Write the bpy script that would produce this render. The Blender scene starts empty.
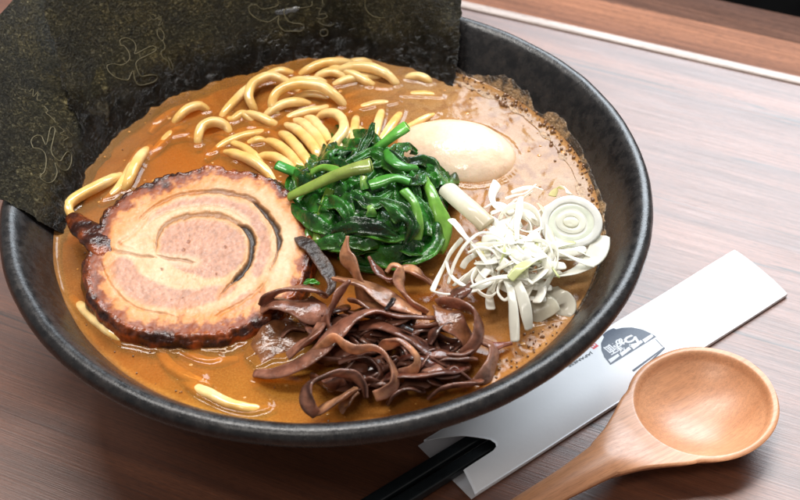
import bpy, math, random
import numpy as np
from mathutils import Vector, Matrix
from mathutils.bvhtree import BVHTree

random.seed(7)
SC = bpy.context.scene
COL = SC.collection
CM = 0.01                      # everything is authored in centimetres, table top at z = 0

# ------------------------------------------------------------------ camera
FPX = 70.0/36.0*800.0
ELEV, DIST, AX, AY, ROLL = 7.18162404e-01, 50.3620173, 4.42397009e-02, -4.52052416e-02, -2.34786263e-02
RIMZ = 7.0
CAM = np.array([0, -DIST*math.cos(ELEV), DIST*math.sin(ELEV)])
_f = -CAM/np.linalg.norm(CAM); _r = np.array([1., 0, 0]); _u = np.cross(_r, _f)
FW = _f+_r*AX+_u*AY; FW /= np.linalg.norm(FW)
_r = np.cross(FW, [0, 0, 1.]); _r /= np.linalg.norm(_r); _u = np.cross(_r, FW)
RT = _r*math.cos(ROLL)+_u*math.sin(ROLL); UP = -_r*math.sin(ROLL)+_u*math.cos(ROLL)
CAM = CAM+np.array([0, 0, RIMZ])

def ray(px, py):
    return (px-400.0)*RT+(250.0-py)*UP+FPX*FW

def at(px, py, z):
    """point at height z (cm) seen at photo position px, py"""
    d = ray(px, py); return CAM+d*((z-CAM[2])/d[2])

def seen(P):
    D = P-CAM; z = D@FW
    return 400+FPX*(D@RT)/z, 250-FPX*(D@UP)/z

# ------------------------------------------------------------------ noise
def _hash(ix, iy, iz, seed):
    h = (ix.astype(np.int64)*374761393+iy.astype(np.int64)*668265263+iz.astype(np.int64)*2147483647+seed*974634777) & 0x7fffffff
    h = ((h ^ (h >> 13))*1274126177) & 0x7fffffff
    h = (h ^ (h >> 16)) & 0xffffff
    return h/float(0xffffff)

def vnoise(P, scale=1.0, seed=0):
    P = np.asarray(P, float)*scale
    I = np.floor(P); F = P-I; F = F*F*(3-2*F); I = I.astype(np.int64)
    out = 0
    for dx in (0, 1):
        for dy in (0, 1):
            for dz in (0, 1):
                w = (F[..., 0] if dx else 1-F[..., 0])*(F[..., 1] if dy else 1-F[..., 1])*(F[..., 2] if dz else 1-F[..., 2])
                out = out+w*_hash(I[..., 0]+dx, I[..., 1]+dy, I[..., 2]+dz, seed)
    return out*2-1

def fbm(P, scale=1.0, octs=4, seed=0, gain=0.5):
    a, s, t, n = 1.0, scale, 0, 0
    for o in range(octs):
        t = t+a*vnoise(P, s, seed+o*17); n += a; a *= gain; s *= 2.03
    return t/n

def sstep(a, b, x):
    t = np.clip((x-a)/(b-a), 0, 1); return t*t*(3-2*t)

def mix(a, b, t):
    t = np.asarray(t)[..., None]; return np.asarray(a)*(1-t)+np.asarray(b)*t

# ------------------------------------------------------------------ mesh helpers
def tag(o, label=None, cat=None, group=None, kind=None):
    if label: o['label'] = label
    if cat: o['category'] = cat
    if group: o['group'] = group
    if kind: o['kind'] = kind
    return o

def link(name, V, F, m, parent=None, origin=None, cols=None, smooth=True, attrs=None):
    """V in cm world coordinates -> one mesh object; its origin sits at `origin` (cm)"""
    V = np.asarray(V, float)
    if origin is None:
        origin = np.array(ORG[parent.name]) if parent is not None and parent.name in ORG else np.array([V[:, 0].mean(), V[:, 1].mean(), V[:, 2].min()])
    me = bpy.data.meshes.new(name)
    me.from_pydata(((V-origin)*CM).tolist(), [], F)
    me.materials.append(m)
    if cols is not None:
        a = me.color_attributes.new('Col', 'FLOAT_COLOR', 'POINT')
        c = np.ones((len(V), 4), np.float32); c[:, :3] = cols
        a.data.foreach_set('color', c.ravel())
    for k, v in (attrs or {}).items():
        a = me.attributes.new(k, 'FLOAT', 'POINT'); a.data.foreach_set('value', np.asarray(v, np.float32))
    if smooth:
        me.polygons.foreach_set('use_smooth', [True]*len(me.polygons))
    me.update()
    o = bpy.data.objects.new(name, me); COL.objects.link(o)
    ORG[o.name] = origin
    if parent is not None:
        o.parent = parent; o.location = (np.array(origin)-np.array(ORG[parent.name]))*CM
    else:
        o.location = np.array(origin)*CM
    return o

ORG = {}
def empty(name, loc):
    o = bpy.data.objects.new(name, None); COL.objects.link(o)
    o.empty_display_size = 0.01
    o.location = np.array(loc)*CM; ORG[o.name] = np.array(loc, float); return o

def grid_faces(nu, nv, closed_u=False, off=0):
    F = []
    for i in range(nu if closed_u else nu-1):
        a = i*nv; b = ((i+1) % nu)*nv
        for j in range(nv-1):
            F.append((off+a+j, off+b+j, off+b+j+1, off+a+j+1))
    return F

def spline(P, n):
    """Catmull-Rom through rows of P, n samples, roughly even spacing"""
    P = np.asarray(P, float)
    if len(P) == 2:
        t = np.linspace(0, 1, n)[:, None]; return P[0]*(1-t)+P[1]*t
    Q = np.vstack([2*P[0]-P[1], P, 2*P[-1]-P[-2]])
    out = []
    m = 24
    for i in range(1, len(Q)-2):
        t = np.linspace(0, 1, m, endpoint=(i == len(Q)-3))[:, None]
        p0, p1, p2, p3 = Q[i-1], Q[i], Q[i+1], Q[i+2]
        out.append(0.5*((2*p1)+(-p0+p2)*t+(2*p0-5*p1+4*p2-p3)*t*t+(-p0+3*p1-3*p2+p3)*t**3))
    O = np.vstack(out)
    d = np.r_[0, np.cumsum(np.linalg.norm(np.diff(O[:, :3], axis=0), axis=1)+1e-9)]
    s = np.linspace(0, d[-1], n)
    return np.stack([np.interp(s, d, O[:, k]) for k in range(O.shape[1])], -1)

def sweep(C, hw, ht, roll=None, seg=14, power=2.0, cup=0.0, ends=True):
    """sweep a (super)ellipse of half width hw (sideways) and half thickness ht along C (n,3)"""
    n = len(C); hw = np.broadcast_to(hw, n).astype(float); ht = np.broadcast_to(ht, n).astype(float)
    roll = np.zeros(n) if roll is None else np.broadcast_to(roll, n)
    T = np.gradient(C, axis=0); T /= np.linalg.norm(T, axis=1)[:, None]+1e-12
    ref = np.array([0, 0, 1.0]); s = np.cross(T[0], ref)
    if np.linalg.norm(s) < .2: s = np.cross(T[0], [0, 1., 0])
    S = []
    s /= np.linalg.norm(s)
    for i in range(n):                       # parallel transport pulled gently to the horizontal
        s = s-T[i]*(s@T[i]); s /= np.linalg.norm(s)
        h = np.cross(T[i], ref); l = np.linalg.norm(h)
        if l > .35:
            h /= l
            if h@s < 0: h = -h
            s = s*.8+h*.2; s /= np.linalg.norm(s)
        S.append(s)
    S = np.array(S); N = np.cross(S, T)
    c, sn = np.cos(roll)[:, None], np.sin(roll)[:, None]
    S2 = S*c+N*sn; N2 = -S*sn+N*c
    a = np.linspace(0, 2*np.pi, seg, endpoint=False)
    ca = np.sign(np.cos(a))*np.abs(np.cos(a))**(2/power); sa = np.sign(np.sin(a))*np.abs(np.sin(a))**(2/power)
    V = C[:, None]+S2[:, None]*(ca[None]*hw[:, None])[..., None]+N2[:, None]*(sa[None]*ht[:, None]+cup*hw[:, None]*(ca[None]**2-.5))[..., None]
    V = V.reshape(-1, 3)
    F = []
    for i in range(n-1):
        for j in range(seg):
            k = (j+1) % seg
            F.append((i*seg+j, i*seg+k, (i+1)*seg+k, (i+1)*seg+j))
    if ends:
        V = np.vstack([V, C[0], C[-1]])
        for j in range(seg):
            k = (j+1) % seg
            F.append((n*seg, k, j)); F.append((n*seg+1, (n-1)*seg+j, (n-1)*seg+k))
    side = np.tile(np.abs(ca), n)
    if ends: side = np.r_[side, .5, .5]
    along = np.repeat(np.linspace(0, 1, n), seg)
    if ends: along = np.r_[along, 0, 1]
    return V, F, along, side

def lathe(prof, seg=160, c=(0, 0)):
    P = np.asarray(prof, float)
    a = np.linspace(0, 2*np.pi, seg, endpoint=False)
    V = np.stack([c[0]+np.cos(a)[:, None]*P[None, :, 0], c[1]+np.sin(a)[:, None]*P[None, :, 0], np.broadcast_to(P[None, :, 1], (seg, len(P)))], -1).reshape(-1, 3)
    return V, grid_faces(seg, len(P), True)

# ------------------------------------------------------------------ materials
def new_mat(name):
    m = bpy.data.materials.new(name); m.use_nodes = True
    nt = m.node_tree; b = nt.nodes['Principled BSDF']
    return m, nt, b

def N(nt, typ, **kw):
    n = nt.nodes.new(typ)
    for k, v in kw.items():
        if k in n.inputs: n.inputs[k].default_value = v
        else: setattr(n, k, v)
    return n

def coords(nt, scale=(100, 100, 100), rot=(0, 0, 0)):
    tc = N(nt, 'ShaderNodeTexCoord'); mp = N(nt, 'ShaderNodeMapping')
    mp.inputs['Scale'].default_value = scale; mp.inputs['Rotation'].default_value = rot
    nt.links.new(tc.outputs['Object'], mp.inputs['Vector']); return mp.outputs[0]

def ramp(nt, fac, stops):
    r = N(nt, 'ShaderNodeValToRGB'); e = r.color_ramp.elements
    while len(e) < len(stops): e.new(0.5)
    for i, (p, c) in enumerate(stops):
        e[i].position = p; e[i].color = (*c, 1) if len(c) == 3 else c
    nt.links.new(fac, r.inputs[0]); return r.outputs[0]

def mixc(nt, fac, a, b, mode='MIX'):
    m = N(nt, 'ShaderNodeMix', data_type='RGBA', blend_type=mode)
    for s, v in ((0, fac), (6, a), (7, b)):
        if hasattr(v, 'is_output'): nt.links.new(v, m.inputs[s])
        else: m.inputs[s].default_value = v if s == 0 else (*v, 1)
    return m.outputs[2]

def food(name, rough=.25, sss=0.0, rad=(1, .5, .3), sscale=.002, bump=.0, bscale=20, col=None, var=.15, vscale=6,
         coat=0.0, spec=.5, bdist=.0006, det=3, rvar=0.0, stretch=None, transl=0.0):
    """wet food: vertex colour (or a flat one) broken up by noise, with noise bump"""
    m, nt, b = new_mat(name); L = nt.links.new
    v = coords(nt, stretch or (100, 100, 100))
    if col is None:
        at_ = N(nt, 'ShaderNodeAttribute', attribute_name='Col'); base = at_.outputs['Color']
    else:
        base = N(nt, 'ShaderNodeRGB'); base.outputs[0].default_value = (*col, 1); base = base.outputs[0]
    n1 = N(nt, 'ShaderNodeTexNoise', Scale=vscale, Detail=4.0); L(v, n1.inputs['Vector'])
    g = ramp(nt, n1.outputs[0], [(.3, (1-var,)*3), (.7, (1+var,)*3)])
    base = mixc(nt, 1.0, base, g, 'MULTIPLY')
    L(base, b.inputs['Base Color'])
    b.inputs['Roughness'].default_value = rough
    if rvar:
        mr = N(nt, 'ShaderNodeMapRange'); mr.inputs[1].default_value = .05; mr.inputs[2].default_value = .65
        mr.inputs[3].default_value = max(rough-rvar, .03); mr.inputs[4].default_value = rough+rvar
        n3 = N(nt, 'ShaderNodeTexNoise', Scale=vscale*1.7, Detail=3.0); L(v, n3.inputs['Vector'])
        L(n3.outputs[0], mr.inputs[0]); L(mr.outputs[0], b.inputs['Roughness'])
    b.inputs['Specular IOR Level'].default_value = spec
    b.inputs['Coat Weight'].default_value = coat; b.inputs['Coat Roughness'].default_value = .06
    if sss:
        b.inputs['Subsurface Weight'].default_value = sss
        b.inputs['Subsurface Radius'].default_value = rad; b.inputs['Subsurface Scale'].default_value = sscale
    if bump:
        n2 = N(nt, 'ShaderNodeTexNoise', Scale=bscale, Detail=float(det)); L(v, n2.inputs['Vector'])
        bp = N(nt, 'ShaderNodeBump', Strength=bump, Distance=bdist); L(n2.outputs[0], bp.inputs['Height'])
        L(bp.outputs[0], b.inputs['Normal']); L(bp.outputs[0], b.inputs['Coat Normal'])
    if transl:
        tr = N(nt, 'ShaderNodeBsdfTranslucent'); L(base, tr.inputs[0])
        gl_ = N(nt, 'ShaderNodeMixShader'); gl_.inputs[0].default_value = transl
        L(b.outputs[0], gl_.inputs[1]); L(tr.outputs[0], gl_.inputs[2]); L(gl_.outputs[0], nt.nodes['Material Output'].inputs[0])
    return m

GRAIN = math.radians(-29)
def wood_mat(name, c1, c2, dark, rough, rot=GRAIN, sc=1.0, streak=.62, bump=.15, coat=0.0, spec=.5, fine=1.0, grain=1.0):
    m, nt, b = new_mat(name); L = nt.links.new
    tc = N(nt, 'ShaderNodeTexCoord')
    r_ = N(nt, 'ShaderNodeMapping', vector_type='TEXTURE'); r_.inputs['Rotation'].default_value = (0, 0, rot)
    L(tc.outputs['Object'], r_.inputs['Vector'])
    def nz(sx, sy, scale, det, dist=0.0, ro=.5):
        mp = N(nt, 'ShaderNodeMapping'); mp.inputs['Scale'].default_value = (100*sx*sc, 100*sy*sc, 100*sy*sc); L(r_.outputs[0], mp.inputs['Vector'])
        n = N(nt, 'ShaderNodeTexNoise', Scale=scale, Detail=det, Distortion=dist, Roughness=ro); L(mp.outputs[0], n.inputs['Vector']); return n.outputs[0]
    a = nz(.035, 1, .55, 5, .6); c = nz(.10, 4*fine, 1.6, 5, .2, .65); d = nz(.02, 1, .9, 3, .4); e = nz(.9, 12*fine, 2.2, 3, .0)
    base = ramp(nt, a, [(.32, c1), (.68, c2)])
    g = ramp(nt, c, [(.36, (.70, .68, .66)), (.62, (1.22, 1.2, 1.18))])
    base = mixc(nt, .9*grain, base, g, 'MULTIPLY')
    e2 = ramp(nt, e, [(.38, (.50, .47, .45)), (.50, (1, 1, 1)), (.75, (1.10, 1.10, 1.10))])
    base = mixc(nt, .75*grain, base, e2, 'MULTIPLY')
    k = ramp(nt, d, [(streak, (0, 0, 0)), (streak+.012, (1, 1, 1)), (streak+.03, (.25,)*3), (streak+.05, (0, 0, 0))])
    base = mixc(nt, k, base, dark)
    L(base, b.inputs['Base Color'])
    mr = N(nt, 'ShaderNodeMapRange'); L(c, mr.inputs[0]); mr.inputs[1].default_value = .3; mr.inputs[2].default_value = .7
    mr.inputs[3].default_value = rough+.07; mr.inputs[4].default_value = rough-.05; L(mr.outputs[0], b.inputs['Roughness'])
    bp = N(nt, 'ShaderNodeBump', Strength=bump, Distance=.0004); L(c, bp.inputs['Height']); L(bp.outputs[0], b.inputs['Normal'])
    b.inputs['Coat Weight'].default_value = coat; b.inputs['Specular IOR Level'].default_value = spec
    return m

M = {}
M['table'] = wood_mat('table_laminate', (.085, .026, .012), (.185, .064, .030), (.020, .009, .006), .42, spec=1.0, sc=1.5, bump=.3, fine=1.6)
M['edge'] = wood_mat('edge_reflection_wood', (.24, .17, .14), (.46, .38, .34), (.12, .06, .04), .42, spec=.6, sc=1.5)  # pale tone paints in the reflection along the table's far edge
M['rail'] = wood_mat('rail_wood', (.15, .052, .022), (.30, .115, .05), (.04, .015, .01), .62, sc=1.4, spec=.25)
M['rail_dark'] = wood_mat('dark_rail_wood', (.05, .02, .012), (.12, .05, .028), (.02, .01, .006), .7, sc=1.4, spec=.15)
M['spoon'] = wood_mat('spoon_wood', (.49, .215, .100), (.59, .285, .145), (.5, .25, .12), .38, rot=math.radians(27), sc=1.3, streak=.9, bump=.04, spec=.6, fine=1.0, grain=.45)

def bowl_mat():
    m, nt, b = new_mat('black_stoneware_glaze'); L = nt.links.new
    v = coords(nt)
    n = N(nt, 'ShaderNodeTexNoise', Scale=3.0, Detail=6.0, Roughness=.65); L(v, n.inputs['Vector'])
    n2 = N(nt, 'ShaderNodeTexNoise', Scale=26.0, Detail=3.0); L(v, n2.inputs['Vector'])
    vo = N(nt, 'ShaderNodeTexVoronoi', Scale=9.0); L(v, vo.inputs['Vector'])
    base = ramp(nt, n.outputs[0], [(.35, (.006, .006, .007)), (.6, (.018, .016, .016)), (.75, (.035, .027, .022))])
    sp = ramp(nt, n2.outputs[0], [(.68, (0, 0, 0)), (.74, (1, 1, 1))])
    base = mixc(nt, sp, base, (.10, .085, .075))
    L(base, b.inputs['Base Color'])
    mr = N(nt, 'ShaderNodeMapRange'); L(n.outputs[0], mr.inputs[0]); mr.inputs[1].default_value = .3; mr.inputs[2].default_value = .7
    mr.inputs[3].default_value = .18; mr.inputs[4].default_value = .36; L(mr.outputs[0], b.inputs['Roughness'])
    ad = N(nt, 'ShaderNodeMath', operation='MULTIPLY_ADD'); L(n2.outputs[0], ad.inputs[0]); ad.inputs[1].default_value = .5; L(n.outputs[0], ad.inputs[2])
    bp = N(nt, 'ShaderNodeBump', Strength=.35, Distance=.0004); L(ad.outputs[0], bp.inputs['Height']); L(bp.outputs[0], b.inputs['Normal'])
    b.inputs['Specular IOR Level'].default_value = .5
    return m
M['bowl'] = bowl_mat()

def broth_mat(clear):
    m, nt, b = new_mat('orange_broth' if clear else 'cloudy_broth_body'); L = nt.links.new
    v = coords(nt)
    a = N(nt, 'ShaderNodeAttribute', attribute_name='Col')
    n = N(nt, 'ShaderNodeTexNoise', Scale=16.0, Detail=4.0, Roughness=.8); L(v, n.inputs['Vector'])
    g = ramp(nt, n.outputs[0], [(.3, (.72, .66, .55)), (.5, (1, 1, 1)), (.68, (1.25, 1.32, 1.5))])
    base = mixc(nt, 1.0, a.outputs['Color'], g, 'MULTIPLY'); L(base, b.inputs['Base Color'])
    n2 = N(nt, 'ShaderNodeTexNoise', Scale=1.3, Detail=2.0); L(v, n2.inputs['Vector'])
    vo = N(nt, 'ShaderNodeTexVoronoi', Scale=3.2); L(v, vo.inputs['Vector'])
    ad = N(nt, 'ShaderNodeMath', operation='MULTIPLY_ADD'); L(n.outputs[0], ad.inputs[0]); ad.inputs[1].default_value = .05; L(n2.outputs[0], ad.inputs[2])
    bp = N(nt, 'ShaderNodeBump', Strength=.25, Distance=.0012); L(ad.outputs[0], bp.inputs['Height']); L(bp.outputs[0], b.inputs['Normal'])
    b.inputs['Roughness'].default_value = .6; b.inputs['Specular IOR Level'].default_value = 0
    if not clear: return m
    ao = N(nt, 'ShaderNodeAttribute', attribute_name='cloud')
    tr = N(nt, 'ShaderNodeBsdfTransparent'); tr.inputs[0].default_value = (.95, .62, .26, 1)
    mx = N(nt, 'ShaderNodeMixShader'); L(ao.outputs['Fac'], mx.inputs[0]); L(tr.outputs[0], mx.inputs[1]); L(b.outputs[0], mx.inputs[2])
    gl = N(nt, 'ShaderNodeBsdfGlossy'); gl.inputs['Roughness'].default_value = .045; L(bp.outputs[0], gl.inputs['Normal'])
    fr = N(nt, 'ShaderNodeFresnel', IOR=1.36); L(bp.outputs[0], fr.inputs['Normal'])
    m2 = N(nt, 'ShaderNodeMixShader'); L(fr.outputs[0], m2.inputs[0]); L(mx.outputs[0], m2.inputs[1]); L(gl.outputs[0], m2.inputs[2])
    L(m2.outputs[0], nt.nodes['Material Output'].inputs[0])
    return m
M['broth'] = broth_mat(True); M['broth_body'] = broth_mat(False)
M['noodle'] = food('noodle_dough', .14, .30, (1, .65, .25), .003, .12, 5, None, .12, 3, spec=.5, bdist=.0005)
M['foam'] = food('broth_foam', .30, .2, (1, .7, .4), .001, .9, 12, None, .35, 9, bdist=.001)
M['fat'] = food('clear_fat', .04, 0, col=(.50, .22, .045), var=.1, spec=.6)
M['bubble'] = food('bubble_film', .06, 0, bump=0, col=(.20, .10, .05), var=.2, spec=.9)
M['pork'] = food('pork_meat', .34, .12, (1, .4, .25), .0012, .30, 6, None, .08, 7, bdist=.0006, det=7, rvar=.20, spec=.38)
M['rind'] = food('pork_rind', .20, .0, bump=.7, bscale=4, col=None, var=.45, vscale=4, bdist=.0012, det=4, spec=.45)
M['leaf'] = food('spinach_leaf', .17, .0, bump=.6, bscale=5, col=None, var=.5, vscale=3.5, bdist=.001, det=4, spec=.5)
M['stem'] = food('spinach_stem', .20, .25, (.4, 1, .1), .002, .3, 4, None, .2, 3, bdist=.0005)
M['egg'] = food('marinated_egg', .20, .45, (1, .55, .35), .004, .35, 2.2, None, .05, 2, bdist=.0016, spec=.5)
M['ear'] = food('wood_ear', .15, 0, (1, .35, .15), .0022, .55, 4, None, .45, 2.6, bdist=.0009, det=4, rvar=.06, spec=.5, transl=.36, coat=.35)
M['scrap'] = food('soaked_seaweed', .42, 0, bump=.8, bscale=6, col=None, var=.4, bdist=.001)
M['leek'] = food('white_leek', .16, 0, (1, 1, .85), .003, .25, 2, None, .06, 3, bdist=.0004, transl=.42)
M['paper'] = food('sleeve_paper', .55, 0, bump=.1, bscale=8, col=(.90, .90, .92), var=.02, vscale=1, bdist=.0002)
M['paper_inside'] = food('sleeve_paper_inside', .6, 0, bump=.1, bscale=8, col=(.62, .60, .62), var=.02, vscale=1, bdist=.0002)
M['ink'] = food('blue_grey_ink', .5, 0, col=(.075, .095, .135), var=.12, vscale=14)
M['ink_dark'] = food('dark_ink', .5, 0, col=(.06, .07, .09), var=.05)
M['ink_white'] = food('white_print', .55, 0, col=(.83, .83, .86), var=.02)
M['ink_red'] = food('red_ink', .5, 0, col=(.72, .05, .06), var=.1)
M['chop'] = food('black_lacquer', .33, 0, col=(.009, .012, .014), var=.2, vscale=3, bump=.1, bscale=5)
M['floor'] = food('dark_floor', 1.0, 0, col=(.003, .0028, .0028), var=.3, vscale=.2, spec=0)
M['mark'] = food('perforated_mark', .6, 0, col=(.115, .095, .045), var=.3, vscale=5)

def nori_mat():
    m, nt, b = new_mat('roasted_seaweed'); L = nt.links.new
    v = coords(nt)
    w = N(nt, 'ShaderNodeAttribute', attribute_name='wet').outputs['Fac']
    n = N(nt, 'ShaderNodeTexNoise', Scale=7.5, Detail=7.0, Roughness=.85, Distortion=1.0); L(v, n.inputs['Vector'])
    n2 = N(nt, 'ShaderNodeTexNoise', Scale=.45, Detail=6.0, Roughness=.65); L(v, n2.inputs['Vector'])
    vo = N(nt, 'ShaderNodeTexVoronoi', Scale=11.0, Randomness=1.0); L(v, vo.inputs['Vector'])
    base = ramp(nt, n.outputs[0], [(.34, (.003, .004, .003)), (.46, (.022, .022, .013)), (.54, (.080, .072, .040)), (.63, (.36, .34, .24))])
    tint = ramp(nt, n2.outputs[0], [(.36, (.42, .42, .44)), (.50, (.80, .74, .60)), (.64, (1.5, 1.3, .85))])
    base = mixc(nt, 1.0, base, tint, 'MULTIPLY')
    base = mixc(nt, w, base, (.008, .007, .006))
    L(base, b.inputs['Base Color'])
    mr = N(nt, 'ShaderNodeMapRange'); L(w, mr.inputs[0]); mr.inputs[3].default_value = .42; mr.inputs[4].default_value = .08; mr.inputs[3].default_value = .34; L(mr.outputs[0], b.inputs['Roughness'])
    ad = N(nt, 'ShaderNodeMath', operation='MULTIPLY_ADD'); L(vo.outputs['Distance'], ad.inputs[0]); ad.inputs[1].default_value = .6; L(n.outputs[0], ad.inputs[2])
    bp = N(nt, 'ShaderNodeBump', Strength=1.0, Distance=.0022); L(ad.outputs[0], bp.inputs['Height']); L(bp.outputs[0], b.inputs['Normal'])
    b.inputs['Specular IOR Level'].default_value = .8
    tr = N(nt, 'ShaderNodeBsdfTranslucent'); tr.inputs[0].default_value = (.22, .18, .03, 1)
    mx = N(nt, 'ShaderNodeMixShader'); mx.inputs[0].default_value = .22
    L(b.outputs[0], mx.inputs[1]); L(tr.outputs[0], mx.inputs[2]); L(mx.outputs[0], nt.nodes['Material Output'].inputs[0])
    return m
M['nori'] = nori_mat()

# ------------------------------------------------------------------ table and ledge
gd = np.array([math.cos(math.radians(-27.3)), math.sin(math.radians(-27.3)), 0]); gn = np.array([-gd[1], gd[0], 0])
E0 = at(478, 12, 0)                                    # a point on the near line of the bright edge strip
def band(name, d0, d1, ztop, thick, m, bev=.12, label=None):
    """long board parallel to the table edge, d0..d1 cm beyond it"""
    L0, L1 = -120, 120
    prof = [(d0, ztop-thick), (d0, ztop-bev), (d0+bev*.3, ztop-bev*.3), (d0+bev, ztop), (d1-bev, ztop), (d1-bev*.3, ztop-bev*.3), (d1, ztop-bev), (d1, ztop-thick)]
    st = np.linspace(L0, L1, 9)
    V = np.array([[*(E0+gd*s+gn*a)[:2], z] for s in st for a, z in prof])
    F = grid_faces(9, len(prof)); F += [(i*8+7, (i+1)*8+7, (i+1)*8, i*8) for i in range(8)]
    o = link(name, V, F, m, smooth=False, origin=np.array([0, 0, 0.]))
    return tag(o, label, None, None, 'structure')
band('tabletop', -140, -.02, 0, 3, M['table'], .03, 'reddish brown wood grain table top under the bowl')
band('table_edge_strip', -.015, .5, .10, 3, M['edge'], .10, 'edge strip along the far side of the table, its bright reflection painted pale')
band('wooden_ledge', .505, 2.9, .0, 3, M['rail'], .05, 'brown wooden ledge behind the pale strip')
band('far_ledge', 2.95, 5.2, -.25, 3, M['rail_dark'], .08, 'darker wooden ledge at the very back')
V = np.array([[-200, -200, -40], [200, -200, -40], [200, 200, -40], [-200, 200, -40.]])
tag(link('floor', V, [(0, 1, 2, 3)], M['floor'], origin=np.array([0, 0, -40.])), 'dark floor beyond the table', None, None, 'structure')

# ------------------------------------------------------------------ bowl
bowl = empty('ramen_bowl', (0, 0, 0))
tag(bowl, 'large round black stoneware bowl with a thick rim, full of noodle soup', 'bowl')
prof = [(0, 1.25), (3, 1.3), (5.2, 1.75), (6.8, 2.75), (7.9, 3.9), (8.7, 5.1), (9.15, 5.85), (9.55, 6.45), (9.82, 6.78), (9.98, 6.93), (10.12, 7.0), (10.27, 7.0), (10.39, 6.93), (10.47, 6.8), (10.5, 6.64), (10.46, 6.5), (10.36, 6.38),
        (10.2, 6.28), (9.9, 6.02), (9.0, 5.18), (8.0, 4.25), (6.6, 2.95), (5.4, 1.95), (4.5, 1.35), (4.15, 1.15), (0, 1.1)]
prof = spline(np.array([(a, b, 0) for a, b in prof]), 190)[:, :2]; prof[0, 0] = 0; prof[-1, 0] = 0
V, F = lathe(prof, 320)
lump = fbm(V, .35, 3, 3)*.035+fbm(V, 1.6, 2, 9)*.012
r = np.hypot(V[:, 0], V[:, 1])+1e-6
k = sstep(4, 9, r)*lump/r; V[:, 0] *= 1+k; V[:, 1] *= 1+k; V[:, 2] += lump*.5*sstep(4, 9, r)
link('bowl_body', V, F, M['bowl'], bowl)
fp = [(3.6, 1.25), (3.6, .1), (3.7, 0.0), (4.15, 0.0), (4.25, .1), (4.3, .6), (4.4, 1.4)]
V, F = lathe(fp, 128); link('foot_ring', V, F, M['bowl'], bowl)

SZ = 5.5                                                # broth level
def wall_r(z):
    return np.interp(z, [1.3, 1.75, 2.75, 3.9, 5.1, 5.85, 6.45, 6.78], [3, 5.2, 6.8, 7.9, 8.7, 9.15, 9.55, 9.82])

# height map where toppings break the broth surface (meniscus) ------------------
HN = 900; HS = 20.0/HN
HM = np.zeros((HN, HN)); 
def wetline(V, w=.10, h=.055):
    """raise the broth in a small fillet round geometry that crosses its surface"""
    P = V[np.abs(V[:, 2]-SZ) < .09]
    if len(P) > 4000: P = P[::len(P)//4000+1]
    R = int(w*2.6/HS)+1
    for x, y, _ in P:
        i, j = int((x+10)/HS), int((y+10)/HS)
        i0, i1, j0, j1 = max(i-R, 0), min(i+R+1, HN), max(j-R, 0), min(j+R+1, HN)
        if i1 <= i0 or j1 <= j0: continue
        X = (np.arange(i0, i1)+.5)*HS-10-x; Y = (np.arange(j0, j1)+.5)*HS-10-y
        g = h*np.exp(-(X[:, None]**2+Y[None]**2)/(w*w)*1.2)
        HM[i0:i1, j0:j1] = np.maximum(HM[i0:i1, j0:j1], g)

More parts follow.
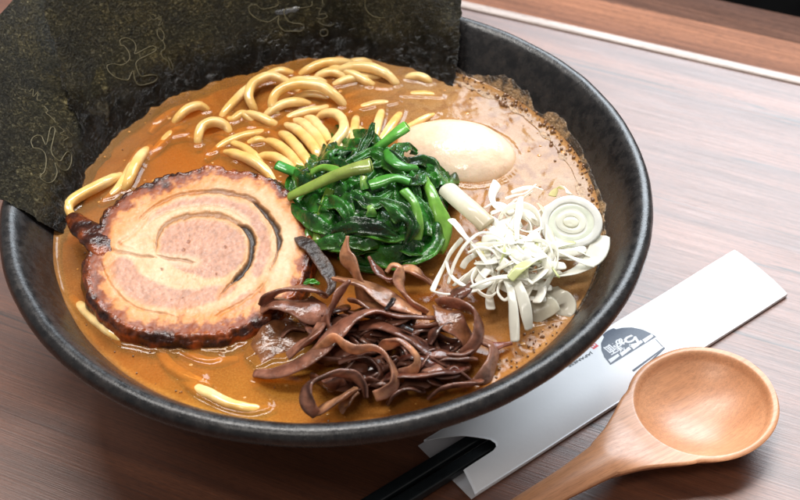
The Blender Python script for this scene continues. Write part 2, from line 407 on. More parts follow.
# ------------------------------------------------------------------ noodles
noodle_rows = [
 ('small noodle loop at the left end of the row under the seaweed', [(172, 128, -.2), (178, 118, .12), (188, 109, .25), (199, 106, .2), (206, 110, .0), (209, 114, -.25)], .17),
 ('hooked noodle loop left of centre just above the browned top of the pork slice', [(199, 150, -.25), (198, 139, .1), (202, 127, .25), (213, 122, .3), (225, 125, .15), (230, 133, -.05), (229, 138, -.3)], .18),
 ('straight noodle rising to the left foot of the big double loop', [(219, 126, -.25), (224, 114, .02), (233, 103, .1), (246, 90, .1), (255, 84, -.1)], .17),
 ('rear one of the two crossing noodle loops', [(259, 116, -.3), (253, 106, .15), (249, 95, .35), (254, 83, .45), (270, 76, .45), (284, 81, .3), (298, 92, -.05), (303, 98, -.3)], .19),
 ('widest noodle arch, in front of the crossing loops', [(284, 119, -.3), (274, 110, .1), (273, 99, .35), (282, 89, .5), (301, 84, .55), (321, 87, .5), (335, 96, .3), (343, 105, .0), (346, 110, -.3)], .19),
 ('low curved noodle peeking out behind the crossing loops', [(262, 80, -.2), (270, 74, .05), (284, 71, .12), (297, 77, -.2)], .16),
 ('noodle arch farthest back, against the wet seaweed', [(296, 80, -.25), (306, 71, .1), (320, 64, .25), (335, 62, .25), (348, 63, .12), (358, 67, -.15)], .18),
 ('long noodle arch right of the farthest one, ending in a bright tip', [(329, 80, -.25), (338, 72, .15), (354, 67, .35), (372, 68, .4), (386, 74, .3), (395, 83, .05), (398, 90, -.3)], .19),
 ('noodle lying low under the long right arch', [(329, 90, -.2), (340, 83, .04), (356, 78, .1), (374, 77, .05), (386, 80, -.2)], .17),
 ('lone short noodle arch at the right end of the row', [(403, 83, -.25), (410, 77, .05), (420, 76, .15), (428, 80, .08), (432, 87, -.25)], .16),
 ('noodle running between the wide arch and the far arch', [(283, 84, -.2), (296, 80, .05), (310, 80, .1), (322, 82, .02), (330, 88, -.25)], .16),
 ('short u-shaped noodle under the left foot of the wide arch', [(246, 120, -.2), (247, 114, .1), (258, 116, .15), (270, 122, .1), (274, 127, -.1), (262, 130, -.25)], .16),
 ('leftmost ridge of the bundle of parallel noodles', [(262, 141, -.2), (274, 143, .08), (287, 152, .15), (299, 166, .15), (310, 182, -.05)], .19),
 ('second ridge from the left in the bundle of parallel noodles', [(278, 134, -.2), (287, 137, .12), (298, 148, .2), (308, 162, .22), (316, 178, .0)], .19),
 ('third ridge from the left in the bundle of parallel noodles', [(284, 126, -.15), (294, 128, .15), (307, 139, .28), (316, 152, .3), (322, 168, .1)], .19),
 ('fourth ridge in the bundle of parallel noodles', [(293, 121, -.15), (304, 124, .18), (315, 135, .3), (323, 149, .3), (328, 160, .1)], .19),
 ('fifth and shortest ridge of the parallel bundle', [(304, 118, -.2), (313, 121, .15), (322, 130, .25), (329, 143, .25)], .18),
 ('hairpin noodle curling down over the right of the bundle', [(317, 120, -.1), (324, 114, .2), (335, 114, .35), (343, 121, .4), (343, 132, .42), (335, 143, .45), (327, 155, .45), (323, 170, .35)], .19),
 ('upright noodle between the hairpin and the spinach', [(357, 116, -.2), (355, 124, .12), (354, 136, .22), (352, 152, .25)], .17),
 ('upright noodle just behind the raw end of the tallest spinach stem', [(382, 110, -.2), (379, 120, .12), (376, 132, .25), (372, 146, .3)], .17),
 ('noodle slanting under the left side of the egg', [(402, 113, -.2), (395, 121, .12), (388, 131, .25), (380, 142, .3)], .17),
 ('thin noodle lying along the upper left edge of the egg', [(436, 115, -.08), (424, 119, .12), (410, 126, .15), (396, 136, .1)], .12),
 ('noodle emerging beside the rear browned edge of the pork', [(222, 153, -.15), (234, 154, .12), (250, 159, .2), (264, 169, .15), (274, 182, .0)], .18),
 ('tiny bit of noodle breaking the surface above the pork', [(240, 152, -.3), (250, 144, -.05), (260, 140, .06), (272, 146, -.3)], .16),
 ('thick noodle bent along the left wall of the bowl', [(79, 222, -.2), (70, 214, .1), (69, 205, .2), (77, 197, .25), (92, 189, .25), (108, 181, .2), (124, 174, -.1)], .2),
 ('noodle between the left bend and the pork slice', [(124, 192, -.1), (128, 182, .15), (134, 168, .18), (141, 156, .1), (150, 148, -.2)], .2),
 ('pale noodle stub at the front left, beneath the pork edge', [(72, 298, -.25), (84, 310, -.03), (102, 325, .04), (118, 337, -.0), (140, 350, -.3)], .2),
 ('submerged noodle short of the front wall, under the pork slice', [(156, 346, -.35), (168, 364, -.18), (188, 378, -.14), (212, 388, -.3)], .19),
 ('pale noodle lying near the front wall of the bowl', [(180, 380, -.35), (202, 392, -.04), (224, 402, .03), (248, 409, .0), (275, 411, -.3)], .19),

 ('noodle strand curving behind the rear crossing loop', [(236, 112, -.3), (240, 98, -.05), (252, 86, .05), (268, 80, .0), (286, 82, -.25)], .17),
 ('noodle strand filling the inside of the widest arch', [(288, 112, -.28), (294, 101, -.06), (308, 95, .03), (324, 98, -.02), (336, 108, -.28)], .16),
 ('noodle strand between the farthest arch and the seaweed', [(338, 70, -.25), (352, 63, .0), (366, 62, .04), (380, 68, -.25)], .16),
 ('long half sunk noodle left of the parallel bundle', [(206, 160, -.25), (222, 146, -.03), (240, 137, .03), (258, 133, .0), (276, 130, -.25)], .17),
 ('half sunk noodle running from the hooked loop towards the bundle', [(214, 136, -.28), (228, 142, -.08), (246, 150, .0), (258, 160, .0), (268, 172, -.2)], .17),
 ('half sunk noodle sweeping below the wide arch to the hairpin', [(276, 128, -.28), (292, 117, -.04), (308, 112, .02), (322, 110, -.02), (338, 104, -.28)], .17),
 ('half sunk noodle in front of the lone right arch', [(392, 102, -.3), (410, 96, -.10), (428, 96, -.06), (446, 104, -.3)], .17),
 ('half sunk noodle beside the uprights, left of the egg', [(344, 118, -.28), (362, 108, -.08), (382, 104, -.05), (404, 106, -.28)], .17),
 ('sunken noodle parallel to the left bend', [(100, 205, -.28), (112, 196, -.08), (122, 184, -.03), (132, 166, -.08), (140, 150, -.3)], .18),
 ('sunken noodle in the broth at the far left shore', [(148, 160, -.3), (160, 146, -.12), (172, 134, -.1), (186, 126, -.3)], .17),
 ('noodle strand weaving over the left foot of the widest arch', [(262, 122, -.25), (270, 112, .1), (284, 104, .2), (300, 103, .12), (316, 108, -.25)], .17),
 ('noodle strand crossing behind the long right arch', [(318, 72, -.2), (334, 69, .12), (352, 74, .2), (368, 82, .1), (378, 90, -.25)], .17),
 ('noodle ridge squeezed between the bundle and the pork', [(252, 164, -.2), (266, 156, .06), (280, 160, .14), (294, 172, .12), (302, 186, -.05)], .18),
 ('noodle strand slipping under the hairpin from the right', [(366, 134, -.1), (356, 130, .12), (346, 136, .2), (340, 148, .25), (336, 160, .2)], .17),
 ('low wavy noodle left of the crossing loops', [(222, 116, -.25), (232, 120, -.02), (242, 114, .06), (250, 118, .04), (258, 126, -.2)], .16),
 ('short noodle arch between the far arch and the long right arch', [(312, 84, -.25), (320, 75, .1), (332, 72, .2), (344, 78, .05), (350, 86, -.25)], .16),
 ('faint noodle ridge just under the surface right of the hairpin', [(398, 104, -.3), (412, 98, -.25), (430, 97, -.22), (446, 102, -.3)], .19),
 ('low noodle ridge between the small hooked loop and the bundle', [(236, 134, -.3), (250, 130, -.22), (266, 132, -.21), (282, 140, -.2)], .18),
 ('low noodle ridge left of the hooked loop', [(160, 144, -.3), (170, 140, -.21), (184, 137, -.21), (196, 140, -.3)], .18),
 ('low noodle ridge under the seaweed at the far left', [(150, 134, -.3), (158, 124, -.21), (168, 116, -.21), (180, 108, -.3)], .18),
 ('low noodle ridge crossing under the widest arch', [(292, 103, -.3), (306, 98, -.21), (322, 99, -.21), (340, 106, -.3)], .17),
 ('low noodle ridge in front of the long right arch', [(345, 99, -.3), (368, 91, -.23), (384, 92, -.21), (398, 97, -.3)], .17),
 ('flat noodle ridge in the amber broth at the front', [(170, 346, -.34), (190, 356, -.2), (212, 362, -.2), (238, 360, -.34)], .18),
]
def put(P):
    return np.array([at(x, y, SZ+h) for x, y, h in P])
for lab, P, rad in noodle_rows:
    C = spline(put(P), 60)
    tp = np.sin(np.pi*np.clip(np.linspace(.12, .88, 60), 0, 1))**.35; V, F, al, sd = sweep(C, rad*.96*tp, rad*.92*tp, seg=16, power=2.6)
    V = V+fbm(V, 1.3, 3, 5)[:, None]*.035
    c = mix((.76, .47, .15), (.84, .60, .28), sstep(-.3, .4, fbm(V, 1.1, 2, 8)))
    c = mix((.62, .34, .09), c, sstep(-.16, .20, V[:, 2]-SZ))
    wetline(V)
    tag(link('noodle', V, F, M['noodle'], cols=c), lab, 'noodle', 'noodles in the broth')

# ------------------------------------------------------------------ pork slice
PT = math.radians(7)                                   # the slice leans, its back edge raised on the noodles
PO = at(190, 255, SZ+.84)
PNn = np.array([.02, -math.sin(PT), math.cos(PT)]); PNn /= np.linalg.norm(PNn)
def on_pork(px, py):
    d = (np.asarray(px)[..., None]-400.0)*RT+(250.0-np.asarray(py)[..., None])*UP+FPX*FW
    t = ((PO-CAM)@PNn)/(d@PNn); return CAM+d*t[..., None]
outl = [(311, 262), (313, 240), (308, 222), (300, 205), (287, 187), (270, 175), (250, 168), (225, 165), (200, 165), (175, 170), (150, 178), (130, 188), (113, 202), (102, 216), (96, 232), (92, 246), (84, 262),
        (82, 280), (86, 298), (95, 314), (108, 326), (124, 337), (142, 343), (165, 346), (190, 347), (212, 347), (238, 341), (262, 330), (284, 316), (300, 298), (308, 280)]
O = np.array(outl, float); O[:, 1] = 165+(O[:, 1]-165)*.955; Oc = np.vstack([O, O[:3]])
Os = spline(np.c_[Oc, np.zeros(len(Oc))], 400)[:, :2]
# one closed turn, resampled by angle about the centre
cen = np.array([196., 256.]); ang = np.arctan2(Os[:, 1]-cen[1], Os[:, 0]-cen[0]); rad_ = np.hypot(*(Os-cen).T)
NA = 420; A = np.linspace(-np.pi, np.pi, NA, endpoint=False)
o_ = np.argsort(ang); RA = np.interp(A, ang[o_], rad_[o_], period=2*np.pi)
NR = 130; tt = np.linspace(0.0, 1, NR)
jag = fbm(np.stack([np.cos(A)*9, np.sin(A)*9, 0*A], -1), 1.0, 3, 2)*3.0
RR = tt[None]*(RA+jag*1.0)[:, None]
PX = cen[0]+np.cos(A)[:, None]*RR; PY = cen[1]+np.sin(A)[:, None]*RR
PW = on_pork(PX, PY)
pix = np.stack([PX, PY], -1)
def pl_dist(Q, pts):
    """distance (photo px) from Q (...,2) to a polyline, and position along it 0..1"""
    pts = spline(np.c_[np.array(pts, float), np.zeros(len(pts))], 60)[:, :2]
    best = np.full(Q.shape[:-1], 1e9); pos = np.zeros(Q.shape[:-1])
    for i in range(len(pts)-1):
        a, b = pts[i], pts[i+1]; ab = b-a
        t = np.clip(((Q-a)@ab)/(ab@ab+1e-9), 0, 1)
        d = np.linalg.norm(Q-(a+t[..., None]*ab), axis=-1)
        m = d < best; best[m] = d[m]; pos[m] = ((i+t)/(len(pts)-1))[m]
    return best, pos
W3 = np.concatenate([pix/10, np.zeros(pix.shape[:-1]+(1,))], -1)
nz1 = fbm(W3, .5, 4, 11); nz2 = fbm(W3, 1.5, 4, 23); nz3 = fbm(W3, 4.5, 3, 31)
wpix = pix+np.stack([nz2*3, nz1*4], -1)
cream = np.array([.55, .345, .185]); pink = np.array([.42, .205, .135]); tanc = np.array([.46, .18, .045]); pale = np.array([.62, .42, .255])
colr = np.broadcast_to(cream, pix.shape[:-1]+(3,)).copy()
hgt = nz2*.012+nz3*.008
def blob(c, rx, ry, rot=0, soft=.35):
    q = wpix-np.array(c); a = math.radians(rot)
    x = (q[..., 0]*math.cos(a)+q[..., 1]*math.sin(a))/rx; y = (-q[..., 0]*math.sin(a)+q[..., 1]*math.cos(a))/ry
    return 1-sstep(1-soft, 1+soft, np.hypot(x, y))
fib = fbm(np.stack([W3[..., 0]*.7+W3[..., 1]*2.2, W3[..., 0]*2.2-W3[..., 1]*.5, 0*W3[..., 0]], -1), 1.6, 3, 41)
# pale fat layer following the outside, amber towards the rind
edge = (1-tt)[None]*RA[:, None]
def poly_in(pts, soft=2.5):
    pts = spline(np.c_[np.array(pts+[pts[0]], float), np.zeros(len(pts)+1)], 90)[:, :2]
    q = wpix; ins = np.zeros(q.shape[:-1], bool); dm = np.full(q.shape[:-1], 1e9)
    for i in range(len(pts)-1):
        p0, p1 = pts[i], pts[i+1]; ab = p1-p0
        t = np.clip(((q-p0)@ab)/(ab@ab+1e-9), 0, 1); dm = np.minimum(dm, np.linalg.norm(q-(p0+t[..., None]*ab), axis=-1))
        cr = (p0[1] > q[..., 1]) != (p1[1] > q[..., 1])
        xi = p0[0]+(q[..., 1]-p0[1])*(p1[0]-p0[0])/(p1[1]-p0[1]+1e-9); ins ^= cr & (q[..., 0] < xi)
    return sstep(-soft, soft, np.where(ins, dm, -dm))
core = poly_in([(158, 252), (160, 238), (168, 227), (182, 220), (200, 218), (222, 220), (239, 228), (245, 242), (243, 257), (234, 268), (220, 274), (204, 276), (186, 271), (170, 264)])
mlow = poly_in([(106, 264), (118, 257), (132, 261), (142, 276), (162, 286), (190, 288), (220, 284), (236, 284), (224, 297), (200, 307), (178, 311), (152, 307), (126, 295), (111, 281)])
mup = poly_in([(146, 217), (162, 208), (186, 200), (215, 197), (243, 202), (260, 215), (269, 232), (271, 250), (266, 266), (257, 276), (252, 268), (257, 252), (257, 236), (248, 221), (229, 210), (200, 207), (176, 209), (158, 218), (148, 225)])
mb = poly_in([(214, 312), (232, 304), (250, 290), (262, 284), (266, 290), (254, 304), (236, 315), (222, 320)]); mr = 0*mb
colr = mix(colr, pale, sstep(-.3, .4, nz1)*.8)
for k_ in (core, mlow, mup, mb): colr = mix(colr, pink*(1+.12*nz1[..., None]), k_*.92); hgt = hgt-k_*.012
colr = colr*(1+(fib*.30*(mlow+core+mup+mb+mr).clip(0, 1))[..., None])
def seam(pts, w, dark, amt, dep, halo=None, hw=7):
    d, s = pl_dist(wpix*.35+pix*.65, pts)
    tap = np.clip(np.minimum(s, 1-s)*7, 0.15, 1)
    w = w*1.35; k = (1-sstep(w*.35, w*1.25, d/tap+nz2*w*.6))
    if halo is not None:
        globals()['colr'] = mix(colr, halo, (1-sstep(0, hw, d+nz1*3))*.7)
    globals()['colr'] = mix(colr, dark, k*amt); globals()['hgt'] = hgt-k*dep
seam([(155, 252), (158, 236), (166, 225), (180, 217), (200, 214), (220, 215), (238, 222), (250, 233), (252, 246), (249, 262), (240, 275), (228, 285), (219, 296)], 2.0, (.10, .045, .022), .55, .04, tanc*1.1, 7)
seam([(238, 222), (249, 231), (252, 244), (250, 259), (242, 271), (231, 281)], 2.7, (.022, .018, .016), .95, .10)
seam([(139, 218), (158, 204), (180, 195), (205, 191), (228, 192), (248, 197), (262, 208), (273, 222), (279, 240), (277, 255), (270, 270)], 1.8, (.16, .065, .028), .75, .05, tanc, 8)
seam([(252, 200), (264, 210), (274, 224), (279, 240), (277, 252)], 2.3, (.030, .02, .015), .9, .08)
seam([(155, 255), (166, 258), (180, 259), (196, 262)], 1.3, (.25, .10, .04), .6, .03, pale, 9)
seam([(100, 262), (112, 285), (128, 303), (150, 312), (178, 317)], 1.3, (.40, .20, .10), .5, .03, pale, 10)
seam([(150, 213), (132, 235), (118, 246), (140, 250)], 1.5, (.50, .27, .12), .4, .02, pale, 10)
seam([(101, 244), (116, 252), (134, 254), (156, 258)], 1.5, (.35, .15, .06), .7, .04, pale, 7)
seam([(146, 226), (160, 216), (180, 209), (204, 206), (228, 209), (247, 220)], 1.0, (.50, .28, .14), .6, .02, pale, 5)
seam([(214, 316), (232, 308), (250, 297), (266, 280)], 1.5, (.42, .20, .08), .5, .03, tanc*1.15, 8)
for cx, cy, rr in [(187, 242, 3.2), (184, 250, 2.4), (226, 245, 2.2), (216, 271, 1.6), (199, 329, 2.4), (150, 330, 2.5), (222, 324, 3.0), (163, 271, 2.0), (120, 245, 2.5), (260, 290, 2), (243, 315, 2.5), (170, 300, 1.2), (182, 297, 1.3)]:
    d = np.linalg.norm(wpix-np.array([cx, cy]), axis=-1); k = 1-sstep(rr*.4, rr, d)
    colr = mix(colr, (.20, .06, .02), k*.8); hgt = hgt-k*.02
# browned rim: amber, then deep red brown, then char; widest at the lower left and top
wr = 1+.5*np.cos(A-math.radians(150))+.25*np.cos(2*(A-math.radians(60)))
bd = (edge+nz1*7+nz2*5)/(wr[:, None]*.6+.55)
colr = mix(colr, (.56, .195, .035), (1-sstep(13, 31, bd))*.85)
colr = mix(colr, (.21, .042, .009), (1-sstep(8.5, 16, bd+nz2*5))*.97)
colr = mix(colr, (.020, .007, .006), (1-sstep(-2.0, 8.5, bd+nz3*3+nz1*6))*.93)
# soft rounding and lumps near the rim
hgt = hgt+.10*(1-sstep(0, 9, edge))*(nz2*1.1+nz3*.25+.15)-.16*(1-sstep(0, 5, edge))**2+.05*nz1
top = PW+PNn*hgt[..., None]
splitr = int(NR*.93)
pork = empty('pork_slice', (PO[0], PO[1], SZ)); tag(pork, 'thick round slice of rolled braised pork with a charred brown rim', 'meat')
link('meat', top[:, :splitr+1].reshape(-1, 3), grid_faces(NA, splitr+1, True), M['pork'], pork, cols=colr[:, :splitr+1].reshape(-1, 3))
rows = [top[:, j] for j in range(splitr, NR)]; rc = [colr[:, j] for j in range(splitr, NR)]
P3 = np.stack([np.cos(A)*3, np.sin(A)*3, 0*A], -1)
outd = top[:, -1]-top[:, -1].mean(0); outd /= np.linalg.norm(outd, axis=1)[:, None]
for q in range(1, 13):
    dz = q/12*1.25
    b_ = np.sin(q/12*np.pi)*.10+fbm(P3+[0, 0, q*.35], 1.4, 3, 7)*.07
    rows.append(top[:, -1]-np.array([0, 0, 1.])*dz+outd*b_[:, None])
    rc.append(mix((.025, .008, .006), (.28, .055, .012), sstep(-.35, .3, fbm(P3+[0, 0, q*.4], 2.0, 3, 77))))
RV = np.stack(rows, 1); RC = np.stack(rc, 1); wetline(RV.reshape(-1, 3), .14, .06)
link('browned_rind', RV.reshape(-1, 3), grid_faces(NA, RV.shape[1], True), M['rind'], pork, cols=RC.reshape(-1, 3))
# torn glazed flap at the left of the slice
fl = spline(np.array([at(124, 263, SZ+.42), at(110, 252, SZ+.74), at(97, 240, SZ+.86), at(85, 229, SZ+.78), at(72, 218, SZ+.6)]), 40)
V, F, al, sd = sweep(fl, np.interp(np.linspace(0, 1, 40), [0, .3, .7, 1], [.50, .56, .42, .24]), .19, roll=.0, seg=20, power=2.2)
V += fbm(V, 1.8, 3, 5)[:, None]*.10
c = mix((.030, .008, .005), (.26, .055, .012), sstep(-.3, .4, fbm(V, 1.5, 3, 6)))
link('torn_flap', V, F, M['rind'], pork, cols=c)

# ------------------------------------------------------------------ egg
EC = at(455, 161, SZ-.42)
nu, nv = 96, 64
th = np.linspace(0, 2*np.pi, nu, endpoint=False)[:, None]; ph = np.linspace(0, np.pi, nv)[None]
ex = np.cos(ph)*2.28*(1+.0*th); er = np.sin(ph)*(1.62+.16*np.cos(ph))
E = np.stack([ex+0*th, er*np.cos(th), er*np.sin(th)*.80], -1).reshape(-1, 3)
ea = math.radians(-28); Rz = np.array([[math.cos(ea), -math.sin(ea), 0], [math.sin(ea), math.cos(ea), 0], [0, 0, 1]])
V = E@Rz.T+EC; V += fbm(V, .8, 2, 3)[:, None]*.03
c = mix((.76, .55, .39), (.80, .63, .48), sstep(-.4, .5, fbm(V, .6, 3, 4)))
c = mix((.70, .38, .17), c, sstep(-.12, .30, V[:, 2]-SZ))
wetline(V, .16, .06)
tag(link('egg', V, grid_faces(nu, nv, True), M['egg'], cols=c), 'peeled marinated egg half sunk in broth behind the leek', 'egg')

# ------------------------------------------------------------------ spinach
spin = empty('boiled_spinach', at(368, 200, SZ)); tag(spin, 'heap of boiled dark green spinach with cut bright stems', 'spinach')
SCN = at(370, 205, SZ)
rng = np.random.RandomState(5)
def dome(x, y):
    """height of the spinach heap above the broth at px coords"""
    q = ((x-370)/82.0)**2+((y-(198))/66.0)**2
    return 1.75*np.sqrt(np.clip(1-q, 0, 1))
def leaf(P, hw, seed, dark=0, curl=.6):
    """crumpled wet leaf following P, folded across its width"""
    n, m = 46, 22
    C = spline(P, n); T = np.gradient(C, axis=0); T /= np.linalg.norm(T, axis=1)[:, None]
    S = np.cross(T, [0, 0, 1.]); S /= np.linalg.norm(S, axis=1)[:, None]+1e-9; Nn = np.cross(S, T)
    u = np.linspace(-1, 1, m)
    s = np.linspace(0, 1, n); w = hw*np.sin(np.pi*np.clip(s*.93+.05, 0, 1))**.55
    ph_ = seed*1.7
    off = S[:, None]*(u[None, :, None]*w[:, None, None])
    lift = (-.55*curl*u[None]**2+.22*np.sin(u[None]*6+ph_+s[:, None]*4)+.10*np.sin(s[:, None]*16+ph_+u[None]*3))*w[:, None]
    V = C[:, None]+off+Nn[:, None]*lift[..., None]
    V = V.reshape(-1, 3)
    d3 = np.stack([fbm(V, 1.7, 3, seed*3+k) for k in range(3)], -1)
    V = V+d3*np.array([.09, .09, .13])
    top_, bot = V, V-np.tile(Nn[:, None], (1, m, 1)).reshape(-1, 3)*.035
    F1 = grid_faces(n, m); F2 = [tuple(x+n*m for x in f[::-1]) for f in F1]
    bd_ = [i*m for i in range(n)]+[(n-1)*m+j for j in range(1, m)]+[i*m+m-1 for i in range(n-2, -1, -1)]+[j for j in range(m-2, 0, -1)]
    F3 = [(bd_[i], bd_[(i+1) % len(bd_)], bd_[(i+1) % len(bd_)]+n*m, bd_[i]+n*m) for i in range(len(bd_))]
    vein = np.tile(np.exp(-(u/.10)**2), n)*.8
    c = mix((.005, .030, .006), (.020, .125, .012), sstep(-.5, .5, fbm(V, 1.4, 3, seed)))
    c = mix(c, (.06, .20, .03), vein*(.5 if not dark else .1))
    c = mix(c, (.07, .17, .02), np.tile(np.abs(u)**10, n)*.6)
    if dark: c = c*.5
    return np.vstack([top_, bot]), F1+F2+F3, np.vstack([c, c*.9])
for i in range(46):
    rr = math.sqrt(rng.rand())*.92; a = rng.rand()*2*np.pi
    cx, cy = 370+rr*74*math.cos(a), 196+rr*54*math.sin(a)
    ln = rng.uniform(20, 40); th_ = rng.uniform(0, np.pi)
    pts = []
    for t in (-1, -.4, .3, 1):
        x = cx+t*ln*math.cos(th_)*.9+rng.normal()*5; y = cy+t*ln*math.sin(th_)*.7+rng.normal()*4
        pts.append(at(x, y, SZ+dome(x, y)*rng.uniform(.80, 1.02)-(.15 if abs(t) == 1 else 0)))
    V, F, c = leaf(np.array(pts), rng.uniform(.45, .95), i)
    link('leaf', V, F, M['leaf'], spin, cols=c)
V, F, c = leaf(np.array([at(373, 122, SZ+1.7), at(368, 136, SZ+1.45), at(360, 152, SZ+1.3), at(352, 166, SZ+1.2)]), .17, 91, 1, .2)
link('leaf', V, F, M['leaf'], spin, cols=c)
for j, pts in enumerate([[(436, 188, 1.2), (433, 178, 1.4), (429, 172, 1.3)], [(400, 150, 1.7), (388, 158, 1.9), (372, 166, 1.8)], [(396, 176, 2.0), (410, 178, 2.05), (426, 172, 1.6)], [(340, 250, .4), (352, 258, .5), (372, 262, .45), (392, 256, .5)],
                         [(385, 262, .3), (402, 256, .6), (415, 246, .6)], [(418, 150, 1.0), (408, 143, 1.4), (398, 148, 1.6), (396, 158, 1.8)], [(352, 190, 1.9), (372, 200, 2.0), (392, 192, 2.0)], [(334, 215, 1.2), (340, 240, 1.0), (356, 252, .6)]]):
    V, F, c = leaf(put(pts), .30, 120+j, 0, .8); link('leaf', V, F, M['leaf'], spin, cols=c)
for j, pts in enumerate([[(300, 205, .8), (322, 196, 1.4), (344, 204, 1.9), (352, 226, 1.5)], [(398, 160, 1.9), (424, 158, 1.3), (438, 172, .9), (440, 190, .6)], [(352, 160, 1.9), (372, 150, 1.9), (396, 160, 2.1), (412, 180, 1.9), (420, 205, 1.5)],
                         [(330, 232, 1.2), (352, 222, 1.7), (378, 226, 1.8), (402, 240, 1.3)], [(412, 196, 1.8), (424, 214, 1.5), (422, 236, .95), (410, 252, .5)], [(340, 168, 1.6), (330, 150, 1.0), (336, 142, .7)], [(380, 200, 2.15), (398, 206, 2.1), (408, 222, 1.8), (404, 244, 1.1)]]):
    V, F, c = leaf(put(pts), .34, 140+j, j % 2, .9); link('leaf', V, F, M['leaf'], spin, cols=c)
def stem(pts, r0, r1, c0, c1, flat=.62):
    C = spline(put(pts), 46); wv = 1+.14*np.sin(np.linspace(0, 7, 46)+pts[0][0])
    V, F, al, sd = sweep(C, np.linspace(r0, r1, 46)*wv, np.linspace(r0, r1, 46)*flat*(2-wv), seg=18, power=2.2)
    a = np.tile(np.linspace(0, 2*np.pi, 18, endpoint=False), 46); ridg = np.r_[np.cos(a*5)*.5+.5, .5, .5]
    c = mix(c0, c1, np.clip(al+ridg*.35-.15, 0, 1))
    V = V+fbm(V, 1.5, 2, 9)[:, None]*.03
    o = link('stem', V, F, M['stem'], spin, cols=c)
    # fibrous cut face
    T = C[-1]-C[-2]; T /= np.linalg.norm(T); s = np.cross(T, [0, 0, 1.]); s /= np.linalg.norm(s); n_ = np.cross(s, T)
    aa = np.linspace(0, 2*np.pi, 20, endpoint=False); rg = np.linspace(0, 1, 5)
    Vc = np.array([C[-1]+T*(.02+.05*(1-q*q)*random.random())+(s*math.cos(x)*r1*.97+n_*math.sin(x)*r1*flat*.97)*q for x in aa for q in rg])
    link('cut_end', Vc, grid_faces(20, 5, True), M['stem'], o, cols=np.tile(np.array(c1)*1.25, (len(Vc), 1)))
G0, G1, GY = (.045, .20, .025), (.14, .36, .05), (.30, .36, .07)
stem([(289, 197, 1.15), (310, 187, 1.6), (335, 176, 2.05), (356, 169, 2.3), (371, 165, 2.4)], .17, .27, (.20, .30, .05), (.24, .29, .07))
stem([(366, 158, 1.4), (380, 146, 1.85), (394, 135, 2.2), (407, 126, 2.4)], .17, .21, G0, (.13, .40, .06))
stem([(322, 182, .9), (305, 178, .75), (290, 170, .7), (277, 165, .75)], .20, .20, G0, (.06, .28, .05))
stem([(315, 207, .8), (303, 212, .75), (291, 213, .72), (279, 216, .75)], .19, .15, (.16, .30, .04), (.32, .42, .10))
stem([(330, 190, 1.5), (325, 205, 1.3), (322, 224, 1.0), (318, 243, .75)], .17, .23, (.15, .26, .03), (.22, .34, .06))
stem([(424, 178, 1.5), (431, 192, 1.55), (437, 208, 1.35), (443, 222, 1.05), (440, 242, .6), (436, 250, .45)], .17, .30, (.10, .26, .03), (.20, .40, .06))
stem([(365, 190, 1.95), (363, 183, 2.1), (364, 176, 2.2)], .13, .11, G0, (.28, .42, .10))
stem([(370, 186, 2.0), (385, 180, 2.15), (396, 178, 2.2), (410, 182, 2.1)], .22, .14, (.07, .25, .03), (.05, .22, .03))
stem([(371, 217, 1.7), (371, 212, 1.85), (370, 207, 1.9)], .16, .14, G0, (.20, .34, .07))
stem([(308, 242, .7), (310, 228, .85), (316, 214, 1.05)], .16, .14, (.10, .24, .03), (.12, .30, .04))
stem([(300, 196, .85), (296, 203, .8), (303, 208, .85), (312, 207, .9)], .15, .15, G0, (.09, .30, .04))
stem([(345, 178, 2.0), (334, 170, 1.8), (322, 168, 1.5), (312, 172, 1.3)], .17, .15, (.10, .26, .03), (.16, .34, .05))
stem([(404, 190, 2.1), (414, 204, 2.0), (418, 222, 1.7), (416, 238, 1.2)], .14, .18, (.08, .24, .03), (.18, .38, .06))
stem([(388, 152, 2.0), (392, 160, 2.1), (402, 166, 2.1), (416, 168, 1.8)], .20, .16, (.04, .17, .02), (.05, .22, .03))

